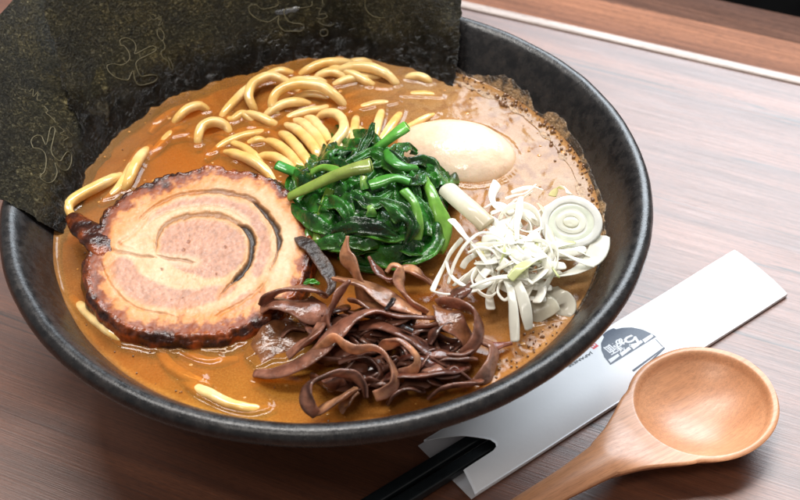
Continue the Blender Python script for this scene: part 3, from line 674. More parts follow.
# ------------------------------------------------------------------ wood ear mushroom strips
EB, ED, EL, EP = (.215, .078, .046), (.060, .022, .016), (.66, .330, .170), (.38, .165, .105)
ears = [
 ('wood ear strip standing up as a pointed spike against the spinach', [(370, 304, .35), (360, 285, .9), (353, 268, 1.3), (346, 254, 1.6), (348, 237, 2.0)], [.30, .30, .27, .2, .03], 1.2, EL, EB),
 ('light brown finger-like wood ear strip crossing below the spike', [(334, 277, 1.1), (348, 281, 1.15), (366, 286, 1.1), (384, 297, 1.0), (402, 306, .8), (422, 314, .6)], [.14, .22, .25, .25, .22, .1], .3, EL, EP),
 ('small hooked wood ear tip, red brown, right of the spike', [(369, 257, 1.35), (376, 268, 1.3), (386, 279, 1.2), (397, 280, 1.1)], [.04, .16, .2, .15], 1.0, (.22, .05, .035), EB),
 ('curled wood ear strip with a ring-like end beside the hooked tip', [(386, 272, 1.3), (392, 265, 1.45), (400, 268, 1.4), (399, 280, 1.2), (404, 292, .9), (414, 304, .7), (428, 312, .5)], [.10, .14, .16, .2, .26, .26, .12], .9, EL, EP),
 ('wood ear strip lying towards the leek on the upper right', [(400, 268, .9), (412, 270, .85), (422, 277, .7), (432, 284, .45), (438, 287, .2)], [.12, .22, .22, .17, .08], .3, EL, EB),
 ('broad flat wood ear slab at the left, resting beside the pork', [(262, 308, .55), (275, 303, .75), (292, 305, .85), (309, 309, .8), (326, 312, .6)], [.30, .42, .46, .44, .30], .25, EP, EB),
 ('arched wood ear strip above the broad slab, touching the pork', [(262, 305, .7), (270, 296, 1.05), (284, 289, 1.2), (301, 288, 1.2), (316, 291, 1.05), (326, 297, .7)], [.12, .20, .24, .24, .2, .1], .9, EP, ED),
 ('dark upright wood ear blade ending in a point left of the spike', [(327, 336, .4), (326, 322, .75), (332, 306, 1.15), (340, 292, 1.5), (349, 280, 1.85)], [.22, .30, .30, .22, .03], 1.25, EB, EP),
 ('longest wood ear strip, sweeping from lower left to the middle', [(255, 373, .1), (275, 372, .35), (296, 365, .6), (315, 353, .85), (332, 336, 1.05), (350, 320, 1.15), (372, 312, 1.1), (395, 316, .95), (418, 318, .8), (440, 318, .6)], [.1, .26, .34, .38, .4, .36, .3, .26, .22, .12], .55, EB, EP),
 ('dark glossy wood ear strip running right beneath the longest one', [(360, 326, .85), (378, 325, .95), (398, 332, .95), (416, 341, .9), (434, 353, .75), (452, 364, .55)], [.18, .3, .36, .34, .3, .12], .35, ED, EB),
 ('pale tan wood ear loop arching at the front centre', [(316, 352, .8), (325, 345, 1.15), (335, 338, 1.4), (345, 346, 1.4), (357, 350, 1.4), (372, 348, 1.45), (384, 353, 1.4), (393, 368, 1.2), (394, 383, .95), (386, 392, .75), (375, 396, .6)], [.12, .16, .18, .2, .16, .14, .16, .18, .17, .15, .12], 1.2, EL, EP),
 ('second pale tan wood ear loop, right of the front one', [(380, 350, .9), (388, 344, 1.3), (400, 342, 1.45), (411, 349, 1.4), (417, 361, 1.15), (412, 371, .9), (400, 373, .7)], [.12, .17, .19, .18, .17, .15, .1], 1.2, EL, EP),
 ('thin wood ear ring standing on edge at the front left', [(316, 414, .5), (309, 406, .9), (306, 394, 1.15), (311, 382, 1.3), (324, 376, 1.35), (340, 373, 1.25), (354, 376, 1.05), (363, 386, .8), (366, 398, .55)], [.14, .16, .17, .18, .18, .17, .16, .15, .12], 1.35, EP, ED),
 ('light wood ear strip slanting across the inside of the front ring', [(318, 412, .5), (330, 405, .75), (343, 397, .85), (356, 388, .8)], [.12, .18, .19, .1], .5, EL, EB),
 ('long dark wood ear strip along the front right of the heap', [(388, 376, .7), (405, 377, .85), (425, 377, .85), (446, 374, .7), (468, 367, .45)], [.22, .3, .32, .26, .06], .7, (.10, .026, .016), EB),
 ('wood ear strip looping tightly at the right of the heap', [(438, 304, .8), (450, 303, 1.15), (464, 307, 1.3), (476, 315, 1.25), (479, 330, 1.05), (473, 345, .8), (462, 355, .5)], [.15, .2, .22, .22, .22, .2, .12], 1.15, EB, EP),
 ('wide brown wood ear strip dropping inside the right loop', [(436, 307, 1.0), (446, 316, 1.15), (457, 327, 1.05), (466, 338, .8), (470, 350, .5)], [.14, .28, .32, .26, .12], .3, (.26, .10, .045), EB),
 ('curved wood ear strip closing the right loop from below', [(430, 345, .75), (434, 332, 1.0), (446, 326, 1.0), (456, 330, .9)], [.14, .2, .2, .12], 1.2, EB, ED),
 ('translucent pinkish wood ear strip at the right bowl wall', [(474, 338, .35), (485, 342, .5), (494, 350, .5), (492, 362, .4), (484, 376, .3), (474, 382, .1)], [.12, .2, .26, .26, .22, .1], .8, (.45, .24, .17), EP),
 ('small wood ear strip hugging the front rim on the right', [(428, 398, .25), (438, 390, .5), (452, 386, .6), (466, 384, .55), (482, 380, .3)], [.1, .16, .2, .2, .1], .7, EP, EB),
 ('thin red brown wood ear strip poking towards the bottom of the leek', [(468, 336, .4), (480, 342, .35), (494, 346, .3), (512, 343, .15)], [.14, .16, .12, .05], .5, (.24, .06, .04), EP),
 ('half sunk wide wood ear piece in the broth below the pork', [(250, 362, -.12), (262, 350, .04), (278, 342, .08), (296, 338, .06), (312, 336, -.05)], [.3, .5, .55, .5, .3], .05, (.30, .115, .04), (.24, .09, .035)),
 ('half sunk wood ear piece beside the browned foot of the pork', [(262, 338, -.1), (274, 330, .1), (290, 326, .18), (306, 328, .1)], [.2, .34, .36, .2], .2, (.20, .075, .035), EP),
 ('dark curved wood ear strip inside the front pale loop', [(340, 362, .8), (354, 359, .95), (370, 362, .95), (380, 374, .75), (378, 388, .5)], [.14, .2, .22, .22, .14], 1.0, ED, EB),
 ('wood ear strip hidden low at the front between the two loops', [(388, 404, .25), (396, 394, .55), (410, 388, .65), (424, 390, .45)], [.12, .22, .24, .12], .6, EB, ED),
 ('wood ear strip tucked beneath the light finger-like one', [(350, 300, .7), (362, 302, .85), (378, 310, .8), (392, 322, .6)], [.14, .24, .26, .16], .5, (.34, .15, .07), EB),
 ('wood ear strip at the right edge leading under the leek', [(440, 318, .4), (452, 300, .7), (462, 290, .8), (474, 284, .6)], [.12, .22, .24, .14], .6, (.10, .035, .02), EB),
 ('pale end of a wood ear strip by the front rim near the middle', [(340, 410, .3), (348, 400, .6), (358, 392, .7)], [.14, .2, .12], .4, (.33, .15, .07), EB),
 ('brown wood ear strip lying over the left tail of the longest one', [(288, 357, .3), (300, 346, .6), (314, 336, .8), (322, 324, .7)], [.12, .24, .26, .12], .4, (.20, .075, .04), EP),
 ('deep red brown wood ear strip under the second pale loop', [(396, 362, .6), (410, 357, .75), (426, 361, .75), (440, 368, .55)], [.14, .24, .26, .14], .5, (.14, .036, .02), ED),
]
def ear(pts, wid, roll, c0, c1, seed):
    n = 70; C = spline(put(pts), n)
    s = np.linspace(0, 1, n); w = np.interp(s, np.linspace(0, 1, len(wid)), wid)
    w = w*1.22*(1+.16*np.sin(s*11+seed)); w = np.convolve(np.r_[[w[0]]*3, w, [w[-1]]*3], np.ones(7)/7, 'valid')
    rl = roll+.35*np.sin(s*5+seed*1.3)
    V, F, al, sd = sweep(C, w, .055+.03*(w/.4), rl, seg=22, power=2.3, cup=.22*math.sin(seed*2.1))
    V = V+np.stack([fbm(V, 1.6, 3, seed+k) for k in range(3)], -1)*.045
    f = fbm(V, 1.3, 3, seed+40)
    c = mix(c0, c1, sstep(-.35, .35, f+(sd-.5)*.5))
    c = mix(c, np.array(c0)*.5+np.array([.16, .085, .065]), sstep(.80, 1.0, sd)*.6)
    c = mix(c, np.array(c0)*.5, sstep(.15, .6, fbm(V, .9, 2, seed+60))*.55)
    return V, F, c
for i, (lab, pts, wid, roll, c0, c1) in enumerate(ears):
    V, F, c = ear([(x, y, h) for x, y, h in pts], wid, roll, c0, c1, i); wetline(V)
    tag(link('mushroom_strip', V, F, M['ear'], cols=c), lab, 'mushroom strip', 'wood ear mushroom strips in the front heap')
# low strips in the gaps of the heap
rng = np.random.RandomState(21)
where = ['beneath the dark glossy strip', 'under the left loop', 'under the pointed blade', 'near the front rim', 'in the middle of the heap', 'behind the long dark strip']
for i in range(64):
    cx = rng.uniform(316, 456); cy = 352+rng.uniform(-38, 34)
    if cy > 400-(abs(cx-350)/150)**2*25: cy -= 18
    a = rng.uniform(-.9, .9); L = rng.uniform(12, 26)
    pts = [(cx+t*L*math.cos(a)+rng.normal()*3, cy+t*L*math.sin(a)*.8+rng.normal()*3, .22+.35*(1-abs(t))+rng.uniform(-.05, .2)) for t in (-1, -.4, .3, 1)]
    V, F, c = ear(pts, [.14, .26, .28, .12], rng.uniform(.1, 1.2), [EB, ED, (.10, .035, .02)][i % 3], [ED, EB, EP][i % 3], 200+i); wetline(V)
    tag(link('mushroom_strip', V, F, M['ear'], cols=c), 'low dark wood ear strip tangled deep in the mushroom heap, mostly covered', 'mushroom strip', 'covered wood ear strips low in the heap')
# dark seaweed scrap between pork and mushrooms
V, F, c = ear([(296, 236, .75), (309, 246, .9), (318, 258, .8), (327, 272, .8), (332, 285, .7), (326, 297, .6)], [.08, .2, .22, .18, .16, .06], .2, (.020, .012, .010), (.06, .035, .025), 7)
tag(link('seaweed_scrap', V, F, M['scrap'], cols=c), 'soaked blackish scrap between the pork and the spinach', 'seaweed')
V, F, c = leaf(put([(303, 284, .7), (310, 281, .8), (320, 283, .7)]), .12, 333, 0, .3)
tag(link('spinach_scrap', V, F, M['leaf'], cols=mix(c, (.08, .32, .03), np.full(len(c), .7))), 'tiny bright green scrap at the right edge of the pork', 'spinach')
for lab, pts in (('small black fleck on the light finger-like mushroom strip', [(386, 310, 1.25), (391, 304, 1.35), (394, 299, 1.3)]), ('small black fleck at the centre of the mushroom heap', [(402, 327, 1.15), (408, 329, 1.2), (413, 331, 1.15)])):
    V, F, c = ear(pts, [.05, .11, .06], .4, (.015, .013, .015), (.03, .03, .035), 9)
    tag(link('black_fleck', V, F, M['ear'], cols=c), lab, 'fleck')

# ------------------------------------------------------------------ leek
LW, LY, LG = (.97, .965, .92), (.80, .76, .38), (.70, .74, .40)
def shred(pts, w, t=.025, roll=.6, c0=LW, c1=None, seed=0, n=54):
    C = spline(put(pts), n); s = np.linspace(0, 1, n)
    ww = w*1.30*(1+.15*np.sin(s*7+seed)); ww[0] *= .7; ww[-1] *= .7
    V, F, al, sd = sweep(C, ww, t, roll+.5*np.sin(s*3+seed), seg=10, power=3)
    c = np.tile(c0, (len(V), 1))
    if c1: c = mix(c0, c1, sstep(.45, .9, al+fbm(V, 1, 2, seed)*.4))
    c = c*(1+.10*np.sin(sd*17+seed))[:, None]*np.array([1, .99, .96])
    V = V+fbm(V, 1.5, 2, seed)[:, None]*.02
    return V, F, c
leeks = [
 ('flat white leek shred running diagonally from the thick chunk downward', [(451, 219, 1.25), (462, 232, 1.4), (474, 246, 1.35), (486, 262, 1.2), (496, 276, .9)], .11, .2, LW, None),
 ('leek shred looping around the far left of the pile', [(462, 239, 1.0), (451, 252, .95), (444, 266, .75), (437, 280, .6), (432, 291, .55)], .06, .5, LW, None),
 ('leek shred along the lower left, joining the left loop', [(432, 291, .6), (446, 294, .7), (462, 293, .8), (478, 288, .9), (492, 280, 1.0)], .09, .4, LW, None),
 ('thin leek shred slanting inside the left triangle', [(446, 262, .8), (450, 274, .85), (460, 284, .85), (474, 290, .8)], .05, .6, LW, None),
 ('long arched leek shred over the left of the pile', [(448, 284, .7), (455, 262, 1.1), (466, 244, 1.45), (480, 233, 1.6), (494, 234, 1.6), (507, 243, 1.5), (513, 256, 1.3), (510, 270, 1.0)], .055, .9, LW, None),
 ('upright leek shred crossing the open half ring', [(521, 197, 1.3), (519, 210, 1.5), (517, 224, 1.55), (517, 240, 1.45)], .085, .2, LW, None),
 ('upper arc of the open leek half ring', [(497, 222, .9), (503, 212, 1.15), (513, 206, 1.3), (526, 206, 1.3), (537, 213, 1.2), (541, 225, 1.1), (539, 238, .95)], .10, 1.2, LW, None),
 ('inner narrow arc inside the open leek half ring', [(505, 230, .7), (512, 220, .9), (522, 217, 1.0), (530, 224, .95), (532, 236, .8)], .06, 1.2, LW, None),
 ('leek shred spanning from the thick chunk to the half ring', [(484, 208, 1.0), (494, 203, 1.1), (503, 205, 1.1), (513, 213, 1.0)], .09, .3, LW, None),
 ('leek shred hanging straight down towards the front, split near its middle', [(507, 277, 1.2), (511, 292, 1.2), (513, 308, 1.05), (514, 325, .8), (515, 342, .5)], .11, .1, (.84, .83, .76), None),
 ('second hanging leek shred beside the split one', [(512, 274, 1.25), (519, 287, 1.25), (524, 302, 1.1), (527, 318, .8), (529, 330, .5)], .13, .1, (.84, .83, .76), None),
 ('leek shred with a yellow green stripe across the middle', [(510, 279, 1.45), (520, 268, 1.6), (533, 260, 1.6), (546, 256, 1.5)], .12, .2, LG, LW),
 ('pale yellow green leek bit peeking out left of the pile centre', [(476, 244, .95), (484, 252, 1.0), (490, 262, .95), (494, 270, .8)], .14, .2, LY, LG),
 ('curled leek shred left of the big ring slice', [(538, 262, 1.1), (546, 250, 1.35), (553, 246, 1.4), (558, 254, 1.3), (556, 268, 1.1), (548, 282, .9), (541, 294, .7)], .085, 1.0, LW, None),
 ('leek shred from under the ring slice down the right side', [(560, 252, 1.1), (572, 257, 1.1), (585, 262, 1.05), (594, 264, .9)], .09, .2, LW, None),
 ('wide leek band curving under the ring slice along the bowl wall', [(548, 277, .6), (562, 275, .75), (578, 270, .8), (592, 260, .85), (599, 248, .9), (601, 236, .9)], .22, .5, (.84, .83, .76), None),
 ('leek shred crossing the lower middle from left to right', [(470, 287, .9), (486, 281, 1.15), (504, 277, 1.3), (522, 278, 1.3), (538, 284, 1.0)], .07, .5, LW, None),
 ('short leek shred above the ring slice near the foam', [(511, 193, .9), (522, 189, 1.0), (533, 187, 1.0), (543, 190, .9)], .07, .3, LW, None),
 ('forked leek shred reaching left above the half ring', [(505, 199, .9), (514, 196, 1.0), (526, 193, 1.05), (536, 184, 1.0)], .05, .4, LW, None),
 ('leek shred ring segment at the lower left of the pile', [(478, 268, 1.0), (472, 280, .9), (478, 291, .85), (489, 297, .8), (498, 291, .8)], .08, 1.0, LW, None),
 ('leek shred arching between the half ring and the ring slice', [(527, 246, 1.2), (536, 240, 1.45), (546, 242, 1.5), (552, 252, 1.4), (550, 264, 1.2)], .07, 1.1, LW, None),
 ('broad translucent leek leaf under the lower pile', [(520, 286, .5), (532, 296, .45), (542, 308, .3), (548, 318, .1)], .34, .05, (.74, .70, .58), None),
 ('milky leek piece half sunk at the lower right', [(548, 290, .35), (556, 298, .35), (562, 306, .2), (560, 316, .0)], .30, .05, (.76, .72, .62), None),
 ('thin leek thread curling over the yellow green bit', [(468, 252, 1.3), (480, 247, 1.45), (492, 250, 1.45), (500, 262, 1.3), (498, 275, 1.1)], .045, .8, LW, None),
 ('leek shred leaning on the lower edge of the thick chunk', [(488, 226, 1.0), (496, 234, 1.2), (506, 240, 1.25), (518, 244, 1.15)], .08, .4, LW, None),
 ('yellowish leek curl at the top right beside the ring slice', [(552, 196, .9), (557, 188, 1.05), (565, 188, 1.1), (570, 194, 1.05)], .15, .5, (.78, .74, .42), LW),
 ('leek shred under the left side of the ring slice', [(540, 205, .9), (546, 216, 1.05), (549, 230, 1.1), (551, 244, 1.0)], .12, .4, (.78, .74, .60), None),
 ('leek thread drooping at the front, next to the hanging shreds', [(500, 282, 1.0), (498, 292, 1.0), (504, 300, .9), (511, 296, .9)], .045, .7, LW, None),
]
for i, (lab, pts, w, roll, c0, c1) in enumerate(leeks):
    V, F, c = shred(pts, w, .028, roll, c0, c1, i); wetline(V, .08, .04)
    tag(link('leek_shred', V, F, M['leek'], cols=c), lab, 'leek shred', 'shredded white leek')
rng = np.random.RandomState(4)
for i in range(84):                                     # fine threads making up the body of the pile
    cx, cy = rng.normal(520, 27), rng.normal(252, 21)
    if not (452 < cx < 592 and 200 < cy < 305): cx, cy = 522+rng.uniform(-25, 25), 262+rng.uniform(-20, 20)
    a = rng.uniform(0, 6.28); L = rng.uniform(13, 30); k = rng.uniform(-.75, .75)
    hh = 1.1*math.exp(-((cx-520)/55)**2-((cy-252)/38)**2)+.2
    pts = [(cx+L*(t*math.cos(a)-k*(t*t-.4)*math.sin(a)), cy+.75*L*(t*math.sin(a)+k*(t*t-.4)*math.cos(a)), hh+.22*(1-t*t)+rng.uniform(-.05, .05)) for t in (-1, -.5, 0, .5, 1)]
    V, F, c = shred(pts, rng.uniform(.05, .13), .020, rng.uniform(0, .9), LW, LG if i % 6 == 0 else None, 50+i, 36)
    tag(link('leek_shred', V, F, M['leek'], cols=c), 'one of the fine white leek threads tangled in the body of the pile', 'leek shred', 'fine tangled leek threads')
# big ring slice of leek
rs = empty('leek_ring_slice', at(571, 222, SZ+1.0)); tag(rs, 'round leek slice showing its concentric rings, against the right bowl wall', 'leek slice', 'shredded white leek')
RN = Vector((-.12, -.42, .9)).normalized(); RC0 = at(571, 222, SZ+1.25)
q = RN.to_track_quat('Z', 'Y').to_matrix(); q = np.array(q)
def ringpart(name, r0, r1, z0, z1, c, sq=1.0, seed=0):
    pr = spline(np.array([(r0, z0, 0), (r0, z1-.03, 0), (r0+.03, z1, 0), ((r0+r1)/2, z1+.012, 0), (r1-.03, z1, 0), (r1, z1-.03, 0), (r1, z0, 0)]), 26)[:, :2]
    if r0 == 0: pr = spline(np.array([(0, z1+.02, 0), (r1*.5, z1+.015, 0), (r1-.04, z1, 0), (r1, z1-.04, 0), (r1, z0, 0)]), 20)[:, :2]
    V, F = lathe(pr, 96); a = np.arctan2(V[:, 1], V[:, 0])
    V[:, 1] *= sq; V *= (1+.03*np.sin(a*2+seed)+.02*np.sin(a*3+seed*2))[:, None]
    V = V@q.T+RC0; cc = mix(c, np.array(c)*.92, sstep(-.3, .5, fbm(V, 2, 2, int(seed*10))))
    link(name, V, F, M['leek'], rs, cols=cc)
ringpart('outer_ring', .70, .95, -.30, .00, (.90, .90, .86), .97, 1)
ringpart('middle_ring', .47, .715, -.28, -.035, (.84, .88, .76), .93, 1.4)
ringpart('inner_ring', .24, .47, -.30, -.015, (.90, .90, .80), .86, 1.9)
ringpart('ring_bed', .02, .90, -.30, -.045, (.92, .92, .86), .97, 1)
ringpart('core', 0, .25, -.30, .02, (.95, .94, .80), .72, 2.3)
# thick chunk
C = spline(put([(449, 190, 1.0), (460, 200, 1.25), (474, 212, 1.3), (488, 225, 1.1)]), 40)
V, F, al, sd = sweep(C, .36, .20, .25, seg=24, power=2.4, cup=-.25)
c = mix((.84, .82, .70), (.74, .66, .50), sstep(.3, 1, al))
tag(link('leek_chunk', V, F, M['leek'], cols=c), 'thick smooth white leek chunk between the egg and the shreds', 'leek chunk')

# ------------------------------------------------------------------ broth
NRg, NAg = 300, 900
rr = np.r_[np.linspace(0, 1, NRg)]; aa = np.linspace(0, 2*np.pi, NAg, endpoint=False)
RB = wall_r(SZ)+.06
X = rr[None]*RB*np.cos(aa)[:, None]; Y = rr[None]*RB*np.sin(aa)[:, None]
gi = np.clip((X+10)/HS-.5, 0, HN-1.01); gj = np.clip((Y+10)/HS-.5, 0, HN-1.01)
i0 = gi.astype(int); j0 = gj.astype(int); fi = gi-i0; fj = gj-j0
H = HM[i0, j0]*(1-fi)*(1-fj)+HM[i0+1, j0]*fi*(1-fj)+HM[i0, j0+1]*(1-fi)*fj+HM[i0+1, j0+1]*fi*fj
P3 = np.stack([X, Y, 0*X], -1); n0_ = fbm(P3, .5, 3, 62)[..., None]*1.5
wob = fbm(P3, .45, 3, 60)*.020+fbm(P3+n0_, 1.5, 3, 61)*.014*sstep(1.0, 5.0, X+.2*Y)
edge_ = (1-rr)[None]*RB
men = .10*np.exp(-edge_/.10)
Z = SZ+H+wob+men
V = np.stack([X, Y, Z], -1).reshape(-1, 3)
n_a = fbm(P3, .35, 4, 70); n_b = fbm(P3+n_a[..., None]*2.0, 1.1, 5, 71); n_c = fbm(P3+n_b[..., None]*.6, 3.5, 3, 72)
org = np.array([.50, .215, .046]); deep = np.array([.29, .105, .020]); milk = np.array([.36, .205, .090]); amber = np.array([.48, .22, .035])
c = mix(org, deep, sstep(-.1, .55, n_b)*.7)
sxr, syr = X, Y
right = sstep(1.5, 6.0, X+.25*Y+n_a*1.5)                 # cloudier broth round the egg and leek
c = mix(c, milk, right*(.65+.35*sstep(-.3, .3, n_b)))
c = mix(c, np.array([.26, .12, .05]), right*sstep(.0, .4, n_c)*.7)
left = sstep(4.5, 8.0, -X+.1*Y+n_a*1.2)*sstep(-5, 1, Y)
c = mix(c, milk*.9, left*.6)
front = sstep(5.0, 7.8, -Y+n_a*.8)*sstep(1.5, -2.5, X)
c = mix(c, amber, front*.8)
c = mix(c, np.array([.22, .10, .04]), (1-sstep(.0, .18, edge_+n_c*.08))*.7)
cloud = np.clip(.43+.16*n_b+.38*right+.10*n_a+(1-sstep(.0, .35, edge_))*.3, .35, .97)
b_ = link('broth', V, [f[::-1] for f in grid_faces(NAg, NRg, True)], M['broth'], cols=c.reshape(-1, 3), origin=np.array([0, 0, SZ]), attrs={'cloud': cloud.ravel()})
RB2 = wall_r(SZ-.3)+.06; V2 = np.stack([X*RB2/RB, Y*RB2/RB, SZ-.30+.05*n_a], -1)[:, ::3].reshape(-1, 3)
assert b_.data.polygons[5000].normal.z > 0, 'flip'
link('cloudy_depth', V2, [f[::-1] for f in grid_faces(NAg, NRg//3, True)], M['broth_body'], b_, cols=(c*.95)[:, ::3].reshape(-1, 3))
tag(b_, 'orange brown opaque broth filling the bowl', 'broth', None, 'stuff')

# foam scum on the right and rear wall just above the broth, and along the shore
fa0, fa1, nf = math.radians(-35), math.radians(62), 520
fa = np.linspace(fa0, fa1, nf); ks = np.linspace(0, 1, 26)
hgt_ = .10+.42*np.clip(fbm(np.stack([fa*6, 0*fa, 0*fa], -1), 1.5, 4, 12)*.9+.5, 0.05, 1)*np.interp(np.degrees(fa), [-35, -22, 5, 48, 55, 62], [.15, .35, .8, 1.25, .8, .0])
zz = SZ-.03+ks[None]*hgt_[:, None]
rw = wall_r(zz)-.02*np.sin(np.pi*np.clip(ks, 0, 1))[None]**.6-.015
PF = np.stack([rw*np.cos(fa)[:, None], rw*np.sin(fa)[:, None], zz], -1)
PF = PF-np.stack([np.cos(fa)[:, None]+0*zz, np.sin(fa)[:, None]+0*zz, 0*zz], -1)*(np.abs(fbm(PF, 7, 4, 4))*.035*np.sin(np.pi*ks)[None])[..., None]
PF[:, -1] += np.stack([np.cos(fa), np.sin(fa), 0*fa], -1)*.09
PF[:, 0] += np.stack([np.cos(fa), np.sin(fa), 0*fa], -1)*.05
cf = mix((.30, .19, .10), (.055, .038, .026), sstep(-.15, .35, fbm(PF, 3, 4, 13)+ks[None]*.45-.15))
fo = link('foam', PF.reshape(-1, 3), grid_faces(nf, 26), M['foam'], cols=cf.reshape(-1, 3))
tag(fo, 'dried tan foam scum on the inner wall right of the egg', 'foam', None, 'stuff')
# pale froth band lying on the broth a little off the wall
fa = np.linspace(math.radians(-20), math.radians(66), nf); off = .42+.12*fbm(np.stack([fa*5, 0*fa, 0*fa], -1), 1, 3, 55)
wd = .11*(.1+1.1*np.clip(fbm(np.stack([fa*14, 0*fa, 0*fa], -1), 1, 4, 56)*1.6+.35, 0, 1.1))*np.interp(np.degrees(fa), [-20, -10, 58, 66], [0, 1, 1, 0])
us = np.linspace(-1, 1, 9)
rw = 8.93-off[:, None]+us[None]*wd[:, None]; zz = SZ+.012+.022*(1-us[None]**2)*(wd[:, None] > .005)+0*rw
PF = np.stack([rw*np.cos(fa)[:, None], rw*np.sin(fa)[:, None], zz], -1)
fo = link('froth', PF.reshape(-1, 3), grid_faces(nf, 9), M['foam'], cols=np.tile((.46, .31, .20), (nf*9, 1)))
tag(fo, 'pale froth line floating on the broth along the right wall', 'froth', None, 'stuff')
# bubbles
rng = np.random.RandomState(3)
th = np.linspace(0, 2*np.pi, 14, endpoint=False); ph = np.linspace(0.02, np.pi/2+.35, 7)
SV = np.array([(math.sin(p)*math.cos(t), math.sin(p)*math.sin(t), math.cos(p)) for t in th for p in ph]); SF = grid_faces(14, 7, True)
VV, FF = [], []; nb = 0
for i in range(330):
    if i < 190: a = math.radians(rng.uniform(-20, 64)); d_ = 8.93-abs(rng.normal(.18, .16)); rb = abs(rng.normal(.02, .022))+.010
    elif i < 250: a = math.radians(rng.uniform(-60, -38)); d_ = 8.9-abs(rng.normal(.3, .35)); rb = abs(rng.normal(.015, .015))+.012
    else: a = rng.uniform(0, 6.28); d_ = 8.9-abs(rng.normal(.05, .9)); rb = abs(rng.normal(.010, .012))+.008
    VV.append(SV*rb+np.array([d_*math.cos(a), d_*math.sin(a), SZ+.03+(.07*math.exp(-(8.95-d_)/.1) if d_ < 9 else 0)])); FF += [tuple(x+nb for x in f) for f in SF]; nb += len(SV)
for cx, cy, rb in [(497, 97, .10), (503, 104, .12), (488, 94, .07), (479, 91, .06), (472, 90, .05), (551, 145, .07), (559, 152, .06), (555, 161, .05)]:
    VV.append(SV*rb+at(cx, cy, SZ+.02)); FF += [tuple(x+nb for x in f) for f in SF]; nb += len(SV)
bo = link('bubbles', np.vstack(VV), FF, M['bubble']); tag(bo, 'tiny round bubbles gathered at the rim of the broth', 'bubbles', None, 'stuff')

VV, FF, nb = [], [], 0
for i in range(230):
    a = rng.uniform(0, 6.28); d_ = 8.6*math.sqrt(rng.rand()); rb = .018+abs(rng.normal(0, .035)); x, y = d_*math.cos(a), d_*math.sin(a)
    gi_, gj_ = int((x+10)/HS), int((y+10)/HS)
    if HM[gi_, gj_] > .01: continue
    VV.append(SV*np.array([rb, rb*rng.uniform(.8, 1), .022])+np.array([x, y, SZ+.004])); FF += [tuple(q_+nb for q_ in f) for f in SF]; nb += len(SV)
fd = link('fat_droplets', np.vstack(VV), FF, M['fat']); tag(fd, 'small flat amber fat droplets floating on the broth', 'fat droplets', None, 'stuff')

# ------------------------------------------------------------------ seaweed sheets
def sheet(name, label, cols_, seed, n=150, m=170, wetw=.16):
    C3 = np.array([[at(*p) for p in col] for col in cols_])        # stations x heights
    nh = C3.shape[1]
    A_ = np.stack([spline(C3[:, k], n) for k in range(nh)], 1)      # n x nh
    V = np.stack([spline(A_[i], m) for i in range(n)], 0)           # n x m
    s = np.linspace(0, 1, m)[None]+0*V[..., 0]
    rr_ = np.hypot(V[..., 0], V[..., 1]); lim = wall_r(V[..., 2])-.16
    lim = np.where(V[..., 2] > 6.78, 9.66+np.clip(V[..., 2]-6.78, 0, .5)*1.6, lim); lim = np.where(V[..., 2] > 7.25, 1e3, lim)
    f_ = np.minimum(1, lim/rr_); V = V*np.stack([f_, f_, 1+0*f_], -1)
    for _ in range(6): V[:, 1:-1] = (V[:, :-2]+V[:, 2:]+2*V[:, 1:-1])/4
    du = np.gradient(V, axis=0); dv = np.gradient(V, axis=1); Nn = np.cross(du, dv); Nn /= np.linalg.norm(Nn, axis=-1)[..., None]
    if (Nn @ (CAM-V.mean((0, 1)))).mean() < 0: Nn = -Nn
    low = 1-sstep(wetw*.6, wetw*1.6, s+fbm(V, .45, 3, seed)*.12)
    V = V+Nn*(fbm(V, .45, 3, seed+1)*.11+fbm(V, 2.6, 4, seed+2)*(.02+.15*low))[..., None]
    wj = fbm(V, 1.8, 4, seed+9)*.22; V = V+np.stack([wj, wj*.5, 0*wj], -1)*(np.abs(np.linspace(-1, 1, n))**8)[:, None, None]
    Vt, Vb = V.reshape(-1, 3), (V-Nn*.018).reshape(-1, 3)
    F1 = grid_faces(n, m); F2 = [tuple(x+n*m for x in f[::-1]) for f in F1]
    bd_ = [i*m for i in range(n)]+[(n-1)*m+j for j in range(1, m)]+[i*m+m-1 for i in range(n-2, -1, -1)]+[j for j in range(m-2, 0, -1)]
    F3 = [(bd_[i], bd_[(i+1) % len(bd_)], bd_[(i+1) % len(bd_)]+n*m, bd_[i]+n*m) for i in range(len(bd_))]
    wetline(Vt, .14, .07)
    o = link(name, np.vstack([Vt, Vb]), F1+F2+F3, M['nori'], attrs={'wet': np.r_[low.ravel(), low.ravel()]})
    tag(o, label, 'seaweed sheet', 'roasted seaweed sheets')
    return o, BVHTree.FromPolygons([tuple(v) for v in Vt], F1), Nn.mean((0, 1))

main_cols = [[(90, 176, 5.3), (62, 85, 7.5), (43, 2, 9.4), (24, -80, 11.5), (0, -190, 14.5)],
             [(132, 130, 5.3), (118, 38, 7.5), (106, -40, 9.4), (95, -110, 11.5), (80, -210, 14.8)],
             [(198, 97, 5.3), (194, 6, 7.55), (190, -70, 9.5), (186, -130, 11.5), (180, -220, 15)],
             [(280, 73, 5.3), (280, -12, 7.6), (280, -80, 9.6), (280, -140, 11.5), (280, -225, 15)],
             [(332, 61, 5.3), (334, -16, 7.6), (334, -84, 9.5), (334, -140, 11.5), (335, -220, 15)],
             [(400, 72, 5.3), (402, 0, 7.55), (402, -72, 9.5), (402, -130, 11.4), (404, -205, 14.8)],
             [(452, 92, 5.35), (462, 14, 7.4), (460, -54, 9.2), (460, -120, 11.2), (462, -200, 14.5)]]
main_s, main_b, mn = sheet('seaweed_sheet', 'wide dark seaweed sheet standing along the rear wall behind the noodles', main_cols, 5)
